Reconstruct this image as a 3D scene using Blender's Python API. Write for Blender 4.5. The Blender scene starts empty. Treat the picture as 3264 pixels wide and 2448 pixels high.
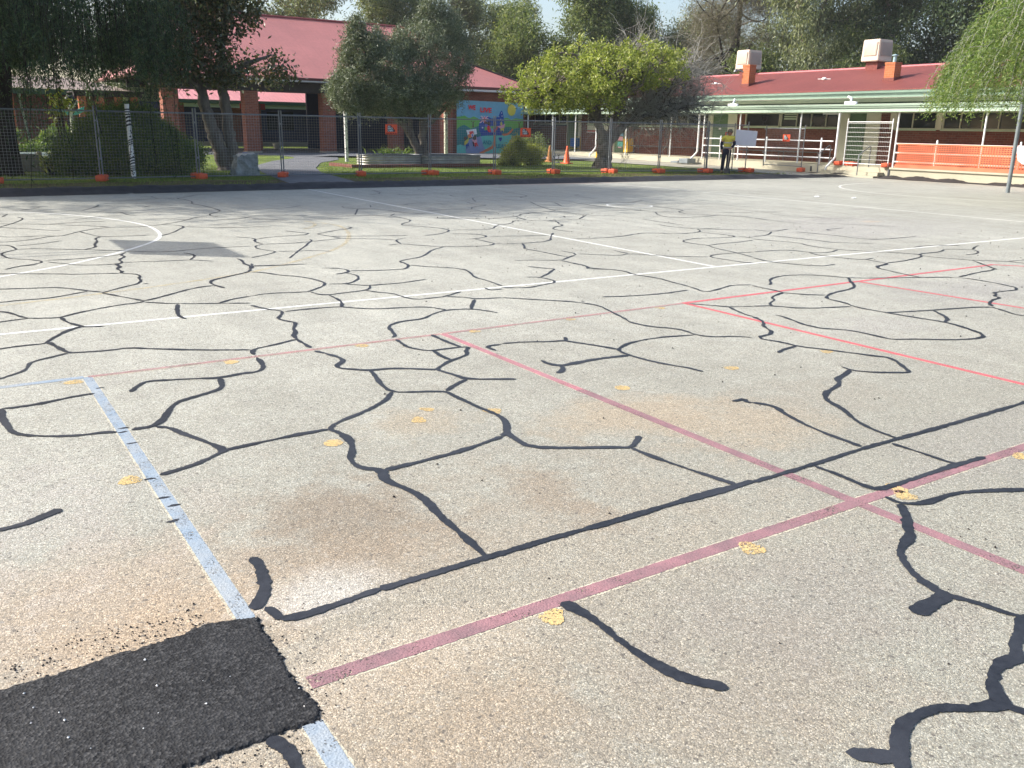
import bpy, bmesh, math, random
import numpy as np
from mathutils import Vector, Matrix

AL = math.radians(33.2186)          # the school grid (court lines, fence, buildings) is turned by this angle
CA, SA = math.cos(AL), math.sin(AL)
scene = bpy.context.scene
COL = scene.collection
PI = math.pi
def W(a, b, z=0.0): return Vector((a*CA - b*SA, a*SA + b*CA, z))

# ------------------------------------------------------------------ materials
class NT:
    def __init__(s, name):
        s.m = bpy.data.materials.new(name); s.m.use_nodes = True
        s.t = s.m.node_tree; s.t.nodes.clear()
        s.out = s.N('ShaderNodeOutputMaterial')
    def N(s, typ, **kw):
        n = s.t.nodes.new(typ)
        for k, v in kw.items():
            if k.startswith('i_'):
                key = k[2:]; n.inputs[int(key) if key.isdigit() else key.replace('_', ' ')].default_value = v
            else: setattr(n, k, v)
        return n
    def L(s, a, b): s.t.links.new(a, b)
    def obj(s): return s.N('ShaderNodeTexCoord').outputs['Object']
    def noise(s, vec, scale, detail=3, rough=.55):
        n = s.N('ShaderNodeTexNoise', i_Scale=scale, i_Detail=detail, i_Roughness=rough); s.L(vec, n.inputs['Vector']); return n.outputs['Fac']
    def ramp(s, fac, stops, interp='LINEAR'):
        n = s.N('ShaderNodeValToRGB'); e = n.color_ramp; e.interpolation = interp
        while len(e.elements) < len(stops): e.elements.new(.5)
        for i, (p, c) in enumerate(stops):
            e.elements[i].position = p
            e.elements[i].color = (c, c, c, 1) if isinstance(c, (int, float)) else (*c, 1)
        s.L(fac, n.inputs[0]); return n.outputs[0]
    def mix(s, fac, a, b, mode='MIX'):
        n = s.N('ShaderNodeMix', data_type='RGBA', blend_type=mode)
        for k, v in ((0, fac), (6, a), (7, b)):
            if isinstance(v, (int, float)): n.inputs[k].default_value = v if k == 0 else (v, v, v, 1)
            elif isinstance(v, tuple): n.inputs[k].default_value = (*v, 1)
            else: s.L(v, n.inputs[k])
        return n.outputs[2]
    def math(s, op, a, b=None):
        n = s.N('ShaderNodeMath', operation=op)
        for k, v in ((0, a), (1, b)):
            if v is None: continue
            if isinstance(v, (int, float)): n.inputs[k].default_value = v
            else: s.L(v, n.inputs[k])
        return n.outputs[0]
    def bump(s, h, strength=.5, dist=.01, normal=None):
        n = s.N('ShaderNodeBump', i_Strength=strength, i_Distance=dist); s.L(h, n.inputs['Height'])
        if normal: s.L(normal, n.inputs['Normal'])
        return n.outputs[0]
    def bsdf(s, col, rough=.6, normal=None, metal=0., spec=.4):
        p = s.N('ShaderNodeBsdfPrincipled', i_Roughness=rough if isinstance(rough, float) else .6, i_Metallic=metal)
        p.inputs['Specular IOR Level'].default_value = spec
        if isinstance(col, tuple): p.inputs['Base Color'].default_value = (*col, 1)
        else: s.L(col, p.inputs['Base Color'])
        if not isinstance(rough, float): s.L(rough, p.inputs['Roughness'])
        if normal: s.L(normal, p.inputs['Normal'])
        return p.outputs[0]
    def fin(s, sh): s.L(sh, s.out.inputs[0]); return s.m

def plain(name, c, rough=.55, var=.12, scale=6., bump=0., bscale=60., metal=0., spec=.4):
    t = NT(name); v = t.obj()
    n = t.noise(v, scale, 5)
    d = tuple(x*(1-var) for x in c); u = tuple(min(1, x*(1+var)) for x in c)
    col = t.ramp(n, [(.25, d), (.75, u)])
    nm = t.bump(t.noise(v, bscale, 4), bump, .01) if bump else None
    return t.fin(t.bsdf(col, rough, nm, metal, spec))

def brick(name, c1, c2, mortar, rough=.85):
    t = NT(name)
    pos = t.obj()
    sep = t.N('ShaderNodeSeparateXYZ'); t.L(pos, sep.inputs[0])
    nrm = t.N('ShaderNodeTexCoord').outputs['Normal']; ns = t.N('ShaderNodeSeparateXYZ'); t.L(nrm, ns.inputs[0])
    isx = t.math('GREATER_THAN', t.math('ABSOLUTE', ns.outputs[0]), .7)
    n = t.N('ShaderNodeMix', data_type='FLOAT'); t.L(isx, n.inputs[0]); t.L(sep.outputs[0], n.inputs[2]); t.L(sep.outputs[1], n.inputs[3])
    cb = t.N('ShaderNodeCombineXYZ'); t.L(n.outputs[0], cb.inputs[0]); t.L(sep.outputs[2], cb.inputs[1])
    b = t.N('ShaderNodeTexBrick', offset=.5, i_Scale=1.0); t.L(cb.outputs[0], b.inputs['Vector'])
    b.inputs['Brick Width'].default_value = .24; b.inputs['Row Height'].default_value = .086
    b.inputs['Mortar Size'].default_value = .006; b.inputs['Bias'].default_value = -.2
    b.inputs['Color1'].default_value = (*c1, 1); b.inputs['Color2'].default_value = (*c2, 1); b.inputs['Mortar'].default_value = (*mortar, 1)
    col = t.mix(.35, b.outputs[0], t.ramp(t.noise(pos, 1.3, 5), [(.3, .55), (.7, 1.0)]), 'MULTIPLY')
    col = t.mix(.3, col, t.ramp(t.noise(pos, 18, 2), [(.3, .6), (.7, 1.3)]), 'MULTIPLY')
    h = t.math('SUBTRACT', 1.0, b.outputs[1])
    return t.fin(t.bsdf(col, rough, t.bump(h, .6, .006), spec=.25))

def corrugated(name, c, rough=.5, axis=0, pitch=.076, spec=.5, var=.1):
    t = NT(name); pos = t.obj(); sep = t.N('ShaderNodeSeparateXYZ'); t.L(pos, sep.inputs[0])
    w = t.math('SINE', t.math('MULTIPLY', sep.outputs[axis], 2*PI/pitch))
    n = t.noise(pos, .6, 6, .6); n2 = t.noise(pos, 7., 4)
    col = t.ramp(n, [(.3, tuple(x*(1-var) for x in c)), (.7, tuple(x*(1+var) for x in c))])
    col = t.mix(.25, col, t.ramp(n2, [(.35, .75), (.65, 1.1)]), 'MULTIPLY')
    sh = t.math('FRACT', t.math('MULTIPLY', sep.outputs[axis], 1/.762))
    seam = t.ramp(sh, [(0, .8), (.03, 1.)])
    col = t.mix(1., col, seam, 'MULTIPLY')
    return t.fin(t.bsdf(col, rough, t.bump(w, .5, .012), spec=spec))

def leafmat(name, c1, c2, c3=None, trans=.35, rough=.5, spec=.35):
    t = NT(name)
    g = t.N('ShaderNodeNewGeometry'); r = g.outputs['Random Per Island']
    stops = [(.0, c1), (.6, c2)] + ([(1., c3)] if c3 else [])
    col = t.ramp(r, stops)
    n = t.ramp(t.noise(t.obj(), .9, 3), [(.3, .7), (.7, 1.2)])
    col = t.mix(1., col, n, 'MULTIPLY')
    p = t.bsdf(col, rough, spec=spec)
    tr = t.N('ShaderNodeBsdfTranslucent'); t.L(t.mix(1., col, (1.25, 1.3, .6), 'MULTIPLY'), tr.inputs[0])
    mx = t.N('ShaderNodeMixShader'); mx.inputs[0].default_value = trans; t.L(p, mx.inputs[1]); t.L(tr.outputs[0], mx.inputs[2])
    return t.fin(mx.outputs[0])

def barkmat(name, c, dark=.45, scale=9., stretch=.18):
    t = NT(name); v = t.obj()
    mp = t.N('ShaderNodeMapping'); mp.inputs['Scale'].default_value = (1, 1, stretch); t.L(v, mp.inputs[0])
    n = t.noise(mp.outputs[0], scale, 8, .65); n2 = t.noise(v, 2., 3)
    col = t.ramp(n, [(.3, tuple(x*dark for x in c)), (.65, c)])
    col = t.mix(.5, col, t.ramp(n2, [(.35, .6), (.65, 1.2)]), 'MULTIPLY')
    return t.fin(t.bsdf(col, .9, t.bump(n, .9, .04), spec=.15))

# the sealed playground: old chip-seal asphalt with sandy stains (object coordinates are metres on the court grid)
def court_mat():
    t = NT('old_asphalt'); v = t.obj()
    big = t.noise(v, .33, 4, .5)
    base = t.ramp(big, [(.3, (.375, .375, .328)), (.7, (.45, .452, .398))])
    base = t.mix(.55, base, t.ramp(t.noise(v, 2.3, 6, .62), [(.32, .8), (.68, 1.14)]), 'MULTIPLY')
    mp0 = t.N('ShaderNodeMapping'); mp0.inputs['Rotation'].default_value = (0, 0, .6); mp0.inputs['Scale'].default_value = (1.2, .16, 1); t.L(v, mp0.inputs[0])
    base = t.mix(.6, base, t.ramp(t.noise(mp0.outputs[0], 2.2, 5, .6), [(.35, .86), (.65, 1.10)]), 'MULTIPLY')
    base = t.mix(.5, base, t.ramp(t.noise(v, 14., 4, .7), [(.3, .82), (.7, 1.14)]), 'MULTIPLY')
    def stain_or_shading(base, a, b, ra, rb, col, s, rough=.5, nsc=2.6):
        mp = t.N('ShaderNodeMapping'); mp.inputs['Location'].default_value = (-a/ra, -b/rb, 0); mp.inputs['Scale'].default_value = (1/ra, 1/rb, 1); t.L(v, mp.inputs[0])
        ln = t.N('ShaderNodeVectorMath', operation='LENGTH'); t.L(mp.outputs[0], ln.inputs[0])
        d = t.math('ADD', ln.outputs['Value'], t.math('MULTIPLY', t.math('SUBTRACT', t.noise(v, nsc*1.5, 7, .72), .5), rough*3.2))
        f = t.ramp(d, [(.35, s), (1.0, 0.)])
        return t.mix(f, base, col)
    sand = (.39, .315, .235)
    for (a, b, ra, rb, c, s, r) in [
        (3.2, 1.2, 9., 5.6, (.288, .280, .232), .78, .35), (1.0, 2.4, 2.6, 1.6, (.33, .295, .235), .7, .6), (.2, 3.0, 1.0, .65, sand, .7, .5), (.55, 2.75, .55, .32, (.41, .315, .215), .7, .5),  # first entry: wide near area, wear plus painted darkening for weaker grazing sheen
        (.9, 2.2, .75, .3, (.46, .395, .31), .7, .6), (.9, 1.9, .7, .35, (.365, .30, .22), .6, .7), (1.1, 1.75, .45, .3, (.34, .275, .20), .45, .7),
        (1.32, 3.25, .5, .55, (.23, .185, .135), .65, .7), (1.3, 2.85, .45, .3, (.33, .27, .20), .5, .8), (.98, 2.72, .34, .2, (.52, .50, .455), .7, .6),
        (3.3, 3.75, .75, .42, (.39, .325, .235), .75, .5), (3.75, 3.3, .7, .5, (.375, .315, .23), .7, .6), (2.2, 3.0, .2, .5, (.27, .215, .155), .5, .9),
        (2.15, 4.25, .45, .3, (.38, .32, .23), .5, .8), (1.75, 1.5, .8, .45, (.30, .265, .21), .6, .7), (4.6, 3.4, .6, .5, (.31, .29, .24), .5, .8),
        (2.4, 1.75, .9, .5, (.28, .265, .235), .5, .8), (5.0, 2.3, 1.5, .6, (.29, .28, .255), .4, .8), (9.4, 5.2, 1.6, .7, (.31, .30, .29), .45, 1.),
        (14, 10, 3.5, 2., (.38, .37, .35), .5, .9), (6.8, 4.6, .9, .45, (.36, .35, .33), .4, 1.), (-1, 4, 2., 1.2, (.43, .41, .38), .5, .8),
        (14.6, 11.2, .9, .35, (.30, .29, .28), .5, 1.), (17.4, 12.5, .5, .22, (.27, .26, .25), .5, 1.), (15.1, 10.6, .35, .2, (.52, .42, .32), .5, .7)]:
        base = stain_or_shading(base, a, b, ra, rb, c, s, r)
    # rust coloured streak near the far kerb
    base = stain_or_shading(base, 16.5, 22.4, 3.5, .35, (.50, .36, .30), .6, .5, 1.2)
    # stone chips showing through the worn seal
    vo = t.N('ShaderNodeTexVoronoi', i_Scale=210., i_Randomness=1.); t.L(v, vo.inputs['Vector'])
    sp = t.N('ShaderNodeSeparateColor'); t.L(vo.outputs['Color'], sp.inputs[0])
    chip = t.ramp(sp.outputs[0], [(0., .38), (.22, .70), (.55, 1.0), (.86, 1.25), (1., 2.1)])
    gap = t.ramp(vo.outputs['Distance'], [(.25, 1.05), (.8, .68)])
    warm = t.mix(t.ramp(sp.outputs[1], [(.55, 0.), (.95, .5)]), 1.0, (1.08, .98, .84))
    col = t.mix(.74, base, t.mix(1., chip, gap, 'MULTIPLY'), 'MULTIPLY')
    col = t.mix(1., col, warm, 'MULTIPLY')
    vo2 = t.N('ShaderNodeTexVoronoi', i_Scale=95.); t.L(v, vo2.inputs['Vector'])
    sp2 = t.N('ShaderNodeSeparateColor'); t.L(vo2.outputs['Color'], sp2.inputs[0])
    col = t.mix(t.ramp(sp2.outputs[0], [(.0, .75), (.012, .0)], 'CONSTANT'), col, (.10, .09, .08))
    col = t.mix(t.ramp(sp2.outputs[1], [(.93, 0.), (.985, .22)]), col, (.60, .58, .52))
    col = t.mix(t.ramp(sp2.outputs[2], [(.90, 0.), (.98, .45)]), col, (.20, .18, .15))
    h = t.math('ADD', t.ramp(vo.outputs['Distance'], [(.1, 1.), (.8, 0.)]), t.math('MULTIPLY', sp.outputs[2], .6))
    nm = t.bump(h, .38, .003)
    return t.fin(t.bsdf(col, .8, nm, spec=.4))

def paint(name, c, wear=.35, crackle=True, c2=None):
    t = NT(name); v = t.obj()
    n = t.noise(v, 5., 6, .65); n2 = t.noise(v, 70., 3)
    c2 = c2 or tuple(x*.72 for x in c)
    col = t.ramp(n, [(.3, c2), (.62, c)])
    vo = t.N('ShaderNodeTexVoronoi', i_Scale=26., feature='DISTANCE_TO_EDGE'); t.L(v, vo.inputs['Vector'])
    ck = t.ramp(vo.outputs['Distance'], [(0., 1.), (.02, 0.)])
    ck = t.math('MULTIPLY', ck, t.ramp(t.noise(v, 3.1, 2), [(.52, 0.), (.6, 1.)]))
    if crackle: col = t.mix(t.math('MULTIPLY', ck, .45), col, (.2, .17, .17))
    vc = t.N('ShaderNodeTexVoronoi', i_Scale=135.); t.L(v, vc.inputs['Vector'])
    vr = t.N('ShaderNodeTexVoronoi', i_Scale=190.); t.L(v, vr.inputs['Vector'])
    sr = t.N('ShaderNodeSeparateColor'); t.L(vr.outputs['Color'], sr.inputs[0])
    k = t.math('ADD', t.math('MULTIPLY', t.noise(v, 6.5, 6, .65), .75), t.math('MULTIPLY', sr.outputs[0], .42))
    lo = .84-.42*wear; bare = t.ramp(k, [(lo-.03, 0.), (lo+.05, 1.)])
    col = t.mix(.3, col, t.ramp(sr.outputs[1], [(0., .6), (1., 1.35)]), 'MULTIPLY')
    p = t.bsdf(col, .75, t.bump(t.ramp(vc.outputs['Distance'], [(.1, 1.), (.8, 0.)]), .3, .003), spec=.3)
    tr = t.N('ShaderNodeBsdfTransparent'); mx = t.N('ShaderNodeMixShader'); t.L(bare, mx.inputs[0]); t.L(p, mx.inputs[1]); t.L(tr.outputs[0], mx.inputs[2])
    return t.fin(mx.outputs[0])

def sealant():
    t = NT('bitumen_seal'); v = t.obj()
    n = t.noise(v, 30., 5, .7)
    col = t.ramp(n, [(.3, (.009, .010, .014)), (.7, (.028, .031, .039))])
    n2 = t.noise(v, 1.2, 4)
    col = t.mix(t.ramp(n2, [(.48, 0.), (.72, .5)]), col, (.058, .061, .072))
    return t.fin(t.bsdf(col, .52, t.bump(t.noise(v, 160., 3), .28, .003), spec=.4))

def patchmat():
    t = NT('fresh_asphalt'); v = t.obj()
    vo = t.N('ShaderNodeTexVoronoi', i_Scale=120.); t.L(v, vo.inputs['Vector'])
    sp = t.N('ShaderNodeSeparateColor'); t.L(vo.outputs['Color'], sp.inputs[0])
    col = t.ramp(sp.outputs[0], [(0., (.010, .010, .011)), (.6, (.022, .0225, .024)), (1., (.060, .060, .061))])
    col = t.mix(t.ramp(t.noise(v, 4., 4), [(.45, 0.), (.75, .4)]), col, (.042, .043, .046))
    return t.fin(t.bsdf(col, .72, t.bump(vo.outputs['Distance'], .55, .004), spec=.22))

def grassmat(name, c1, c2, c3):
    t = NT(name); v = t.obj()
    n = t.noise(v, .5, 6, .65); n2 = t.noise(v, 9., 5, .7)
    col = t.ramp(n, [(.3, c1), (.5, c2), (.72, c3)])
    col = t.mix(.7, col, t.ramp(n2, [(.3, .55), (.7, 1.35)]), 'MULTIPLY')
    return t.fin(t.bsdf(col, .9, t.bump(t.noise(v, 45., 4), .9, .05), spec=.15))

def glassmat():
    t = NT('window_glass'); v = t.obj()
    col = t.ramp(t.noise(v, .8, 3), [(.35, (.012, .016, .018)), (.65, (.035, .042, .045))])
    return t.fin(t.bsdf(col, .12, spec=.55))

M = {}
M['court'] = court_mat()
M['white_line'] = paint('white_line_paint', (.74, .74, .69), .10, False, (.72, .72, .68))
M['old_white'] = paint('old_cream_paint', (.60, .55, .42), .4, False)
M['faded_white'] = paint('faded_white_paint', (.60, .59, .55), .6, False)
M['red_line'] = paint('red_line_paint', (.55, .12, .135), .1, True, (.46, .145, .155))
M['pink_line'] = paint('faded_pink_paint', (.44, .19, .21), .14, True, (.32, .18, .195))
M['pale_pink'] = paint('worn_pink_paint', (.42, .22, .22), .38, True, (.35, .27, .25))
M['mauve_line'] = paint('mauve_paint', (.33, .175, .19), .14, True, (.19, .125, .135))
M['blue_line'] = paint('blue_line_paint', (.25, .315, .385), .14, True, (.335, .36, .375))
M['yellow'] = paint('yellow_dot_paint', (.60, .42, .17), .47, False, (.52, .40, .22))
M['faint_yellow'] = paint('worn_yellow_paint', (.52, .44, .26), .55, False, (.47, .44, .37))
M['seal'] = sealant(); M['patch'] = patchmat()
M['soil'] = plain('dark_soil', (.035, .031, .030), .95, .4, 8., 1., 30.)
M['kerb'] = plain('tarred_kerb', (.030, .030, .034), .8, .45, 5., .6, 40.)
M['lawn'] = grassmat('lawn_turf', (.085, .115, .03), (.15, .205, .042), (.23, .265, .075))
M['verge'] = grassmat('worn_verge', (.075, .07, .035), (.13, .115, .055), (.20, .165, .095))
M['blade'] = leafmat('grass_blade', (.09, .14, .028), (.16, .225, .045), (.26, .28, .09), .3)
M['path'] = plain('path_asphalt', (.13, .135, .145), .85, .25, 3., .6, 60.)
M['concrete'] = plain('weathered_concrete', (.35, .33, .27), .85, .2, 1.6, .4, 40.)
M['pale_concrete'] = plain('pale_cream_concrete', (.44, .41, .31), .85, .14, 1.2, .35, 30.)
M['field'] = grassmat('dry_ground', (.12, .12, .06), (.16, .15, .08), (.22, .19, .11))
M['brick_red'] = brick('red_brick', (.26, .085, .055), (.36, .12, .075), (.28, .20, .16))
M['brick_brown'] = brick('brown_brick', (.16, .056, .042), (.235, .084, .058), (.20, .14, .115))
M['brick_orange'] = brick('orange_brick', (.50, .155, .062), (.42, .125, .055), (.36, .22, .14))
M['roof_red'] = corrugated('red_corrugated_steel', (.19, .054, .045), .6, 1, .076, .3)
M['roof_pink'] = corrugated('faded_red_corrugated_steel', (.50, .185, .16), .45, 0, .076, .5)
M['roof_rose'] = corrugated('rose_corrugated_steel', (.70, .30, .30), .4, 0, .3, .6)
M['roof_grey'] = corrugated('weathered_tile_roof', (.24, .195, .17), .8, 0, .3, .3)
M['fascia'] = plain('dark_timber', (.035, .028, .026), .7, .3, 4.)
M['gutter_green'] = plain('mid_green_paint', (.185, .265, .205), .45, .08, 3.)
M['gutter_pale'] = plain('pale_mint_paint', (.38, .485, .385), .5, .05, 3.)
M['soffit'] = plain('mint_soffit', (.45, .54, .40), .6, .06, 3.)
M['darkgreen'] = plain('dark_green_paint', (.045, .095, .05), .5, .1, 4.)
M['door_green'] = plain('green_door_paint', (.10, .17, .085), .45, .08, 2.)
M['cream'] = plain('cream_paint', (.62, .61, .50), .6, .06, 2.)
M['white'] = plain('white_paint', (.80, .80, .79), .45, .05, 5.)
M['offwhite'] = plain('grey_white_plastic', (.62, .62, .68), .45, .05, 5.)
M['glass'] = glassmat()
M['galv'] = plain('galvanised_steel', (.20, .21, .22), .48, .2, 25., 0, 60, .5)
M['galv_dull'] = plain('dull_galvanised_wire', (.36, .37, .38), .5, .2, 25., 0, 60, .5)
M['wire_white'] = plain('white_wire', (.72, .72, .70), .5, .05, 10.)
M['foot'] = plain('orange_red_plastic', (.66, .11, .045), .5, .15, 9., .3, 40.)
M['cone'] = plain('fluoro_orange_plastic', (.90, .13, .035), .5, .06, 6.)
M['cone_old'] = plain('faded_brown_orange_plastic', (.42, .17, .055), .7, .15, 8.)
M['mesh'] = leafmat('orange_barrier_mesh', (.84, .20, .10), (.86, .25, .14), None, .3, .5)
M['black'] = plain('black_paint', (.015, .015, .017), .5, .2, 9.)
M['sign'] = plain('orange_sign_board', (.78, .10, .035), .5, .05, 4.)
M['dark_red'] = plain('dark_red_print', (.30, .03, .02), .5, .1, 4.)
M['beige'] = plain('beige_plastic', (.60, .50, .41), .5, .07, 3.)
M['grille'] = plain('grey_beige_grille', (.40, .36, .32), .6, .08, 3.)
M['flue'] = plain('blue_grey_flue', (.30, .42, .44), .5, .1, 4.)
M['pole_grey'] = plain('grey_steel_pole', (.20, .23, .25), .45, .2, 6., .2, 30, .3)
M['bed'] = plain('corrugated_zinc', (.34, .33, .30), .5, .25, 5., .3, 30, .35)
M['soilbed'] = plain('garden_soil', (.10, .075, .05), .95, .35, 12., 1., 30.)
M['timber'] = plain('weathered_timber', (.30, .27, .22), .8, .25, 7., .4, 30.)
M['stone'] = plain('grey_granite', (.24, .26, .26), .85, .4, 5., 1., 14.)
M['stonepale'] = plain('pale_split_stone', (.55, .52, .46), .85, .25, 7., .6, 20.)
M['redplastic'] = plain('red_plastic', (.50, .03, .02), .45, .1, 5.)
M['bluepaint'] = plain('blue_paint', (.03, .14, .45), .5, .1, 5.)
M['yellowpl'] = plain('yellow_plastic', (.80, .45, .02), .5, .06, 5.)
M['navy'] = plain('navy_cloth', (.013, .016, .032), .9, .25, 14., .4, 50.)
M['navydoor'] = plain('navy_door_paint', (.012, .022, .075), .5, .15, 4.)
M['hivis'] = plain('hi_vis_yellow_cloth', (.52, .46, .07), .8, .15, 12., .4, 40.)
M['silver'] = plain('silver_tape', (.36, .36, .36), .5, .1, 9.)
M['skin'] = plain('skin', (.30, .15, .10), .6, .1, 8.)
M['cap'] = plain('khaki_cap', (.10, .095, .065), .85, .2, 10.)
M['boot'] = plain('tan_boot', (.22, .16, .09), .8, .2, 10.)
M['whitecloth'] = plain('white_cloth', (.78, .76, .77), .85, .06, 6., .3, 30.)
M['steel'] = plain('worn_steel', (.10, .10, .11), .5, .2, 8., 0, 60, .5)
M['bark_grey'] = barkmat('grey_bark', (.20, .175, .15))
M['bark_dark'] = barkmat('dark_bark', (.05, .043, .037), .35)
M['bark_tab'] = barkmat('fissured_grey_bark', (.24, .21, .18), .25, 7., .3)
M['bark_pale'] = barkmat('pale_gum_bark', (.42, .36, .30), .4, 4., .25)
M['twig'] = barkmat('bare_grey_twig', (.40, .39, .35), .7, 12., 1.)
M['lf_pepper'] = leafmat('dark_pepper_leaf', (.03, .058, .032), (.054, .092, .048), (.095, .14, .06), .4)
M['lf_gum'] = leafmat('leathery_leaf', (.055, .08, .035), (.105, .12, .058), (.22, .155, .095), .3, .35, .5)
M['lf_olive'] = leafmat('olive_leaf', (.10, .125, .08), (.165, .195, .125), (.29, .32, .235), .15, .5)
M['lf_lime'] = leafmat('lime_leaf', (.155, .20, .04), (.28, .325, .07), (.41, .42, .15), .35)
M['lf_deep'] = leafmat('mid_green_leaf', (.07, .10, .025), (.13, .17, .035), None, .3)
M['lf_willow'] = leafmat('bright_pepper_leaf', (.08, .14, .035), (.16, .235, .06), (.29, .335, .13), .4)
M['lf_juniper'] = leafmat('juniper_leaf', (.065, .115, .03), (.12, .185, .045), (.24, .30, .08), .4)
M['lf_bg1'] = leafmat('gum_leaf_grey_green', (.15, .18, .105), (.25, .28, .16), (.37, .39, .24), .35)
M['lf_bg2'] = leafmat('gum_leaf_green', (.10, .14, .055), (.17, .22, .08), (.29, .31, .13), .35)
M['lf_pine'] = leafmat('dark_pine_needle', (.055, .09, .05), (.10, .15, .075), (.18, .22, .115), .3)
M['lf_cas'] = leafmat('brown_casuarina', (.13, .115, .085), (.19, .17, .125), (.26, .235, .17), .2)
M['lf_bush'] = leafmat('yellow_green_bush_leaf', (.20, .235, .055), (.32, .345, .08), (.43, .43, .17), .4)
M['lf_agave'] = leafmat('strap_leaf', (.08, .15, .03), (.17, .25, .05), None, .3)
for nm, c in {'m_sky': (.13, .30, .43), 'm_hill': (.12, .33, .07), 'm_dark': (.025, .15, .16), 'm_teal': (.11, .43, .39), 'm_purple': (.19, .24, .42),
              'm_tan': (.36, .29, .16), 'm_orange': (.55, .16, .06), 'm_navy': (.02, .06, .26), 'm_red': (.60, .025, .03), 'm_white': (.75, .76, .76),
              'm_yellow': (.50, .43, .07), 'm_pink': (.60, .30, .36), 'm_brown': (.09, .05, .035), 'm_word': (.02, .19, .24), 'm_lilac': (.12, .13, .40)}.items():
    M[nm] = plain('mural_paint_'+nm[2:], tuple(min(.85, x*1.3) for x in c), .7, .1, 5., .15, 25.)

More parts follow.
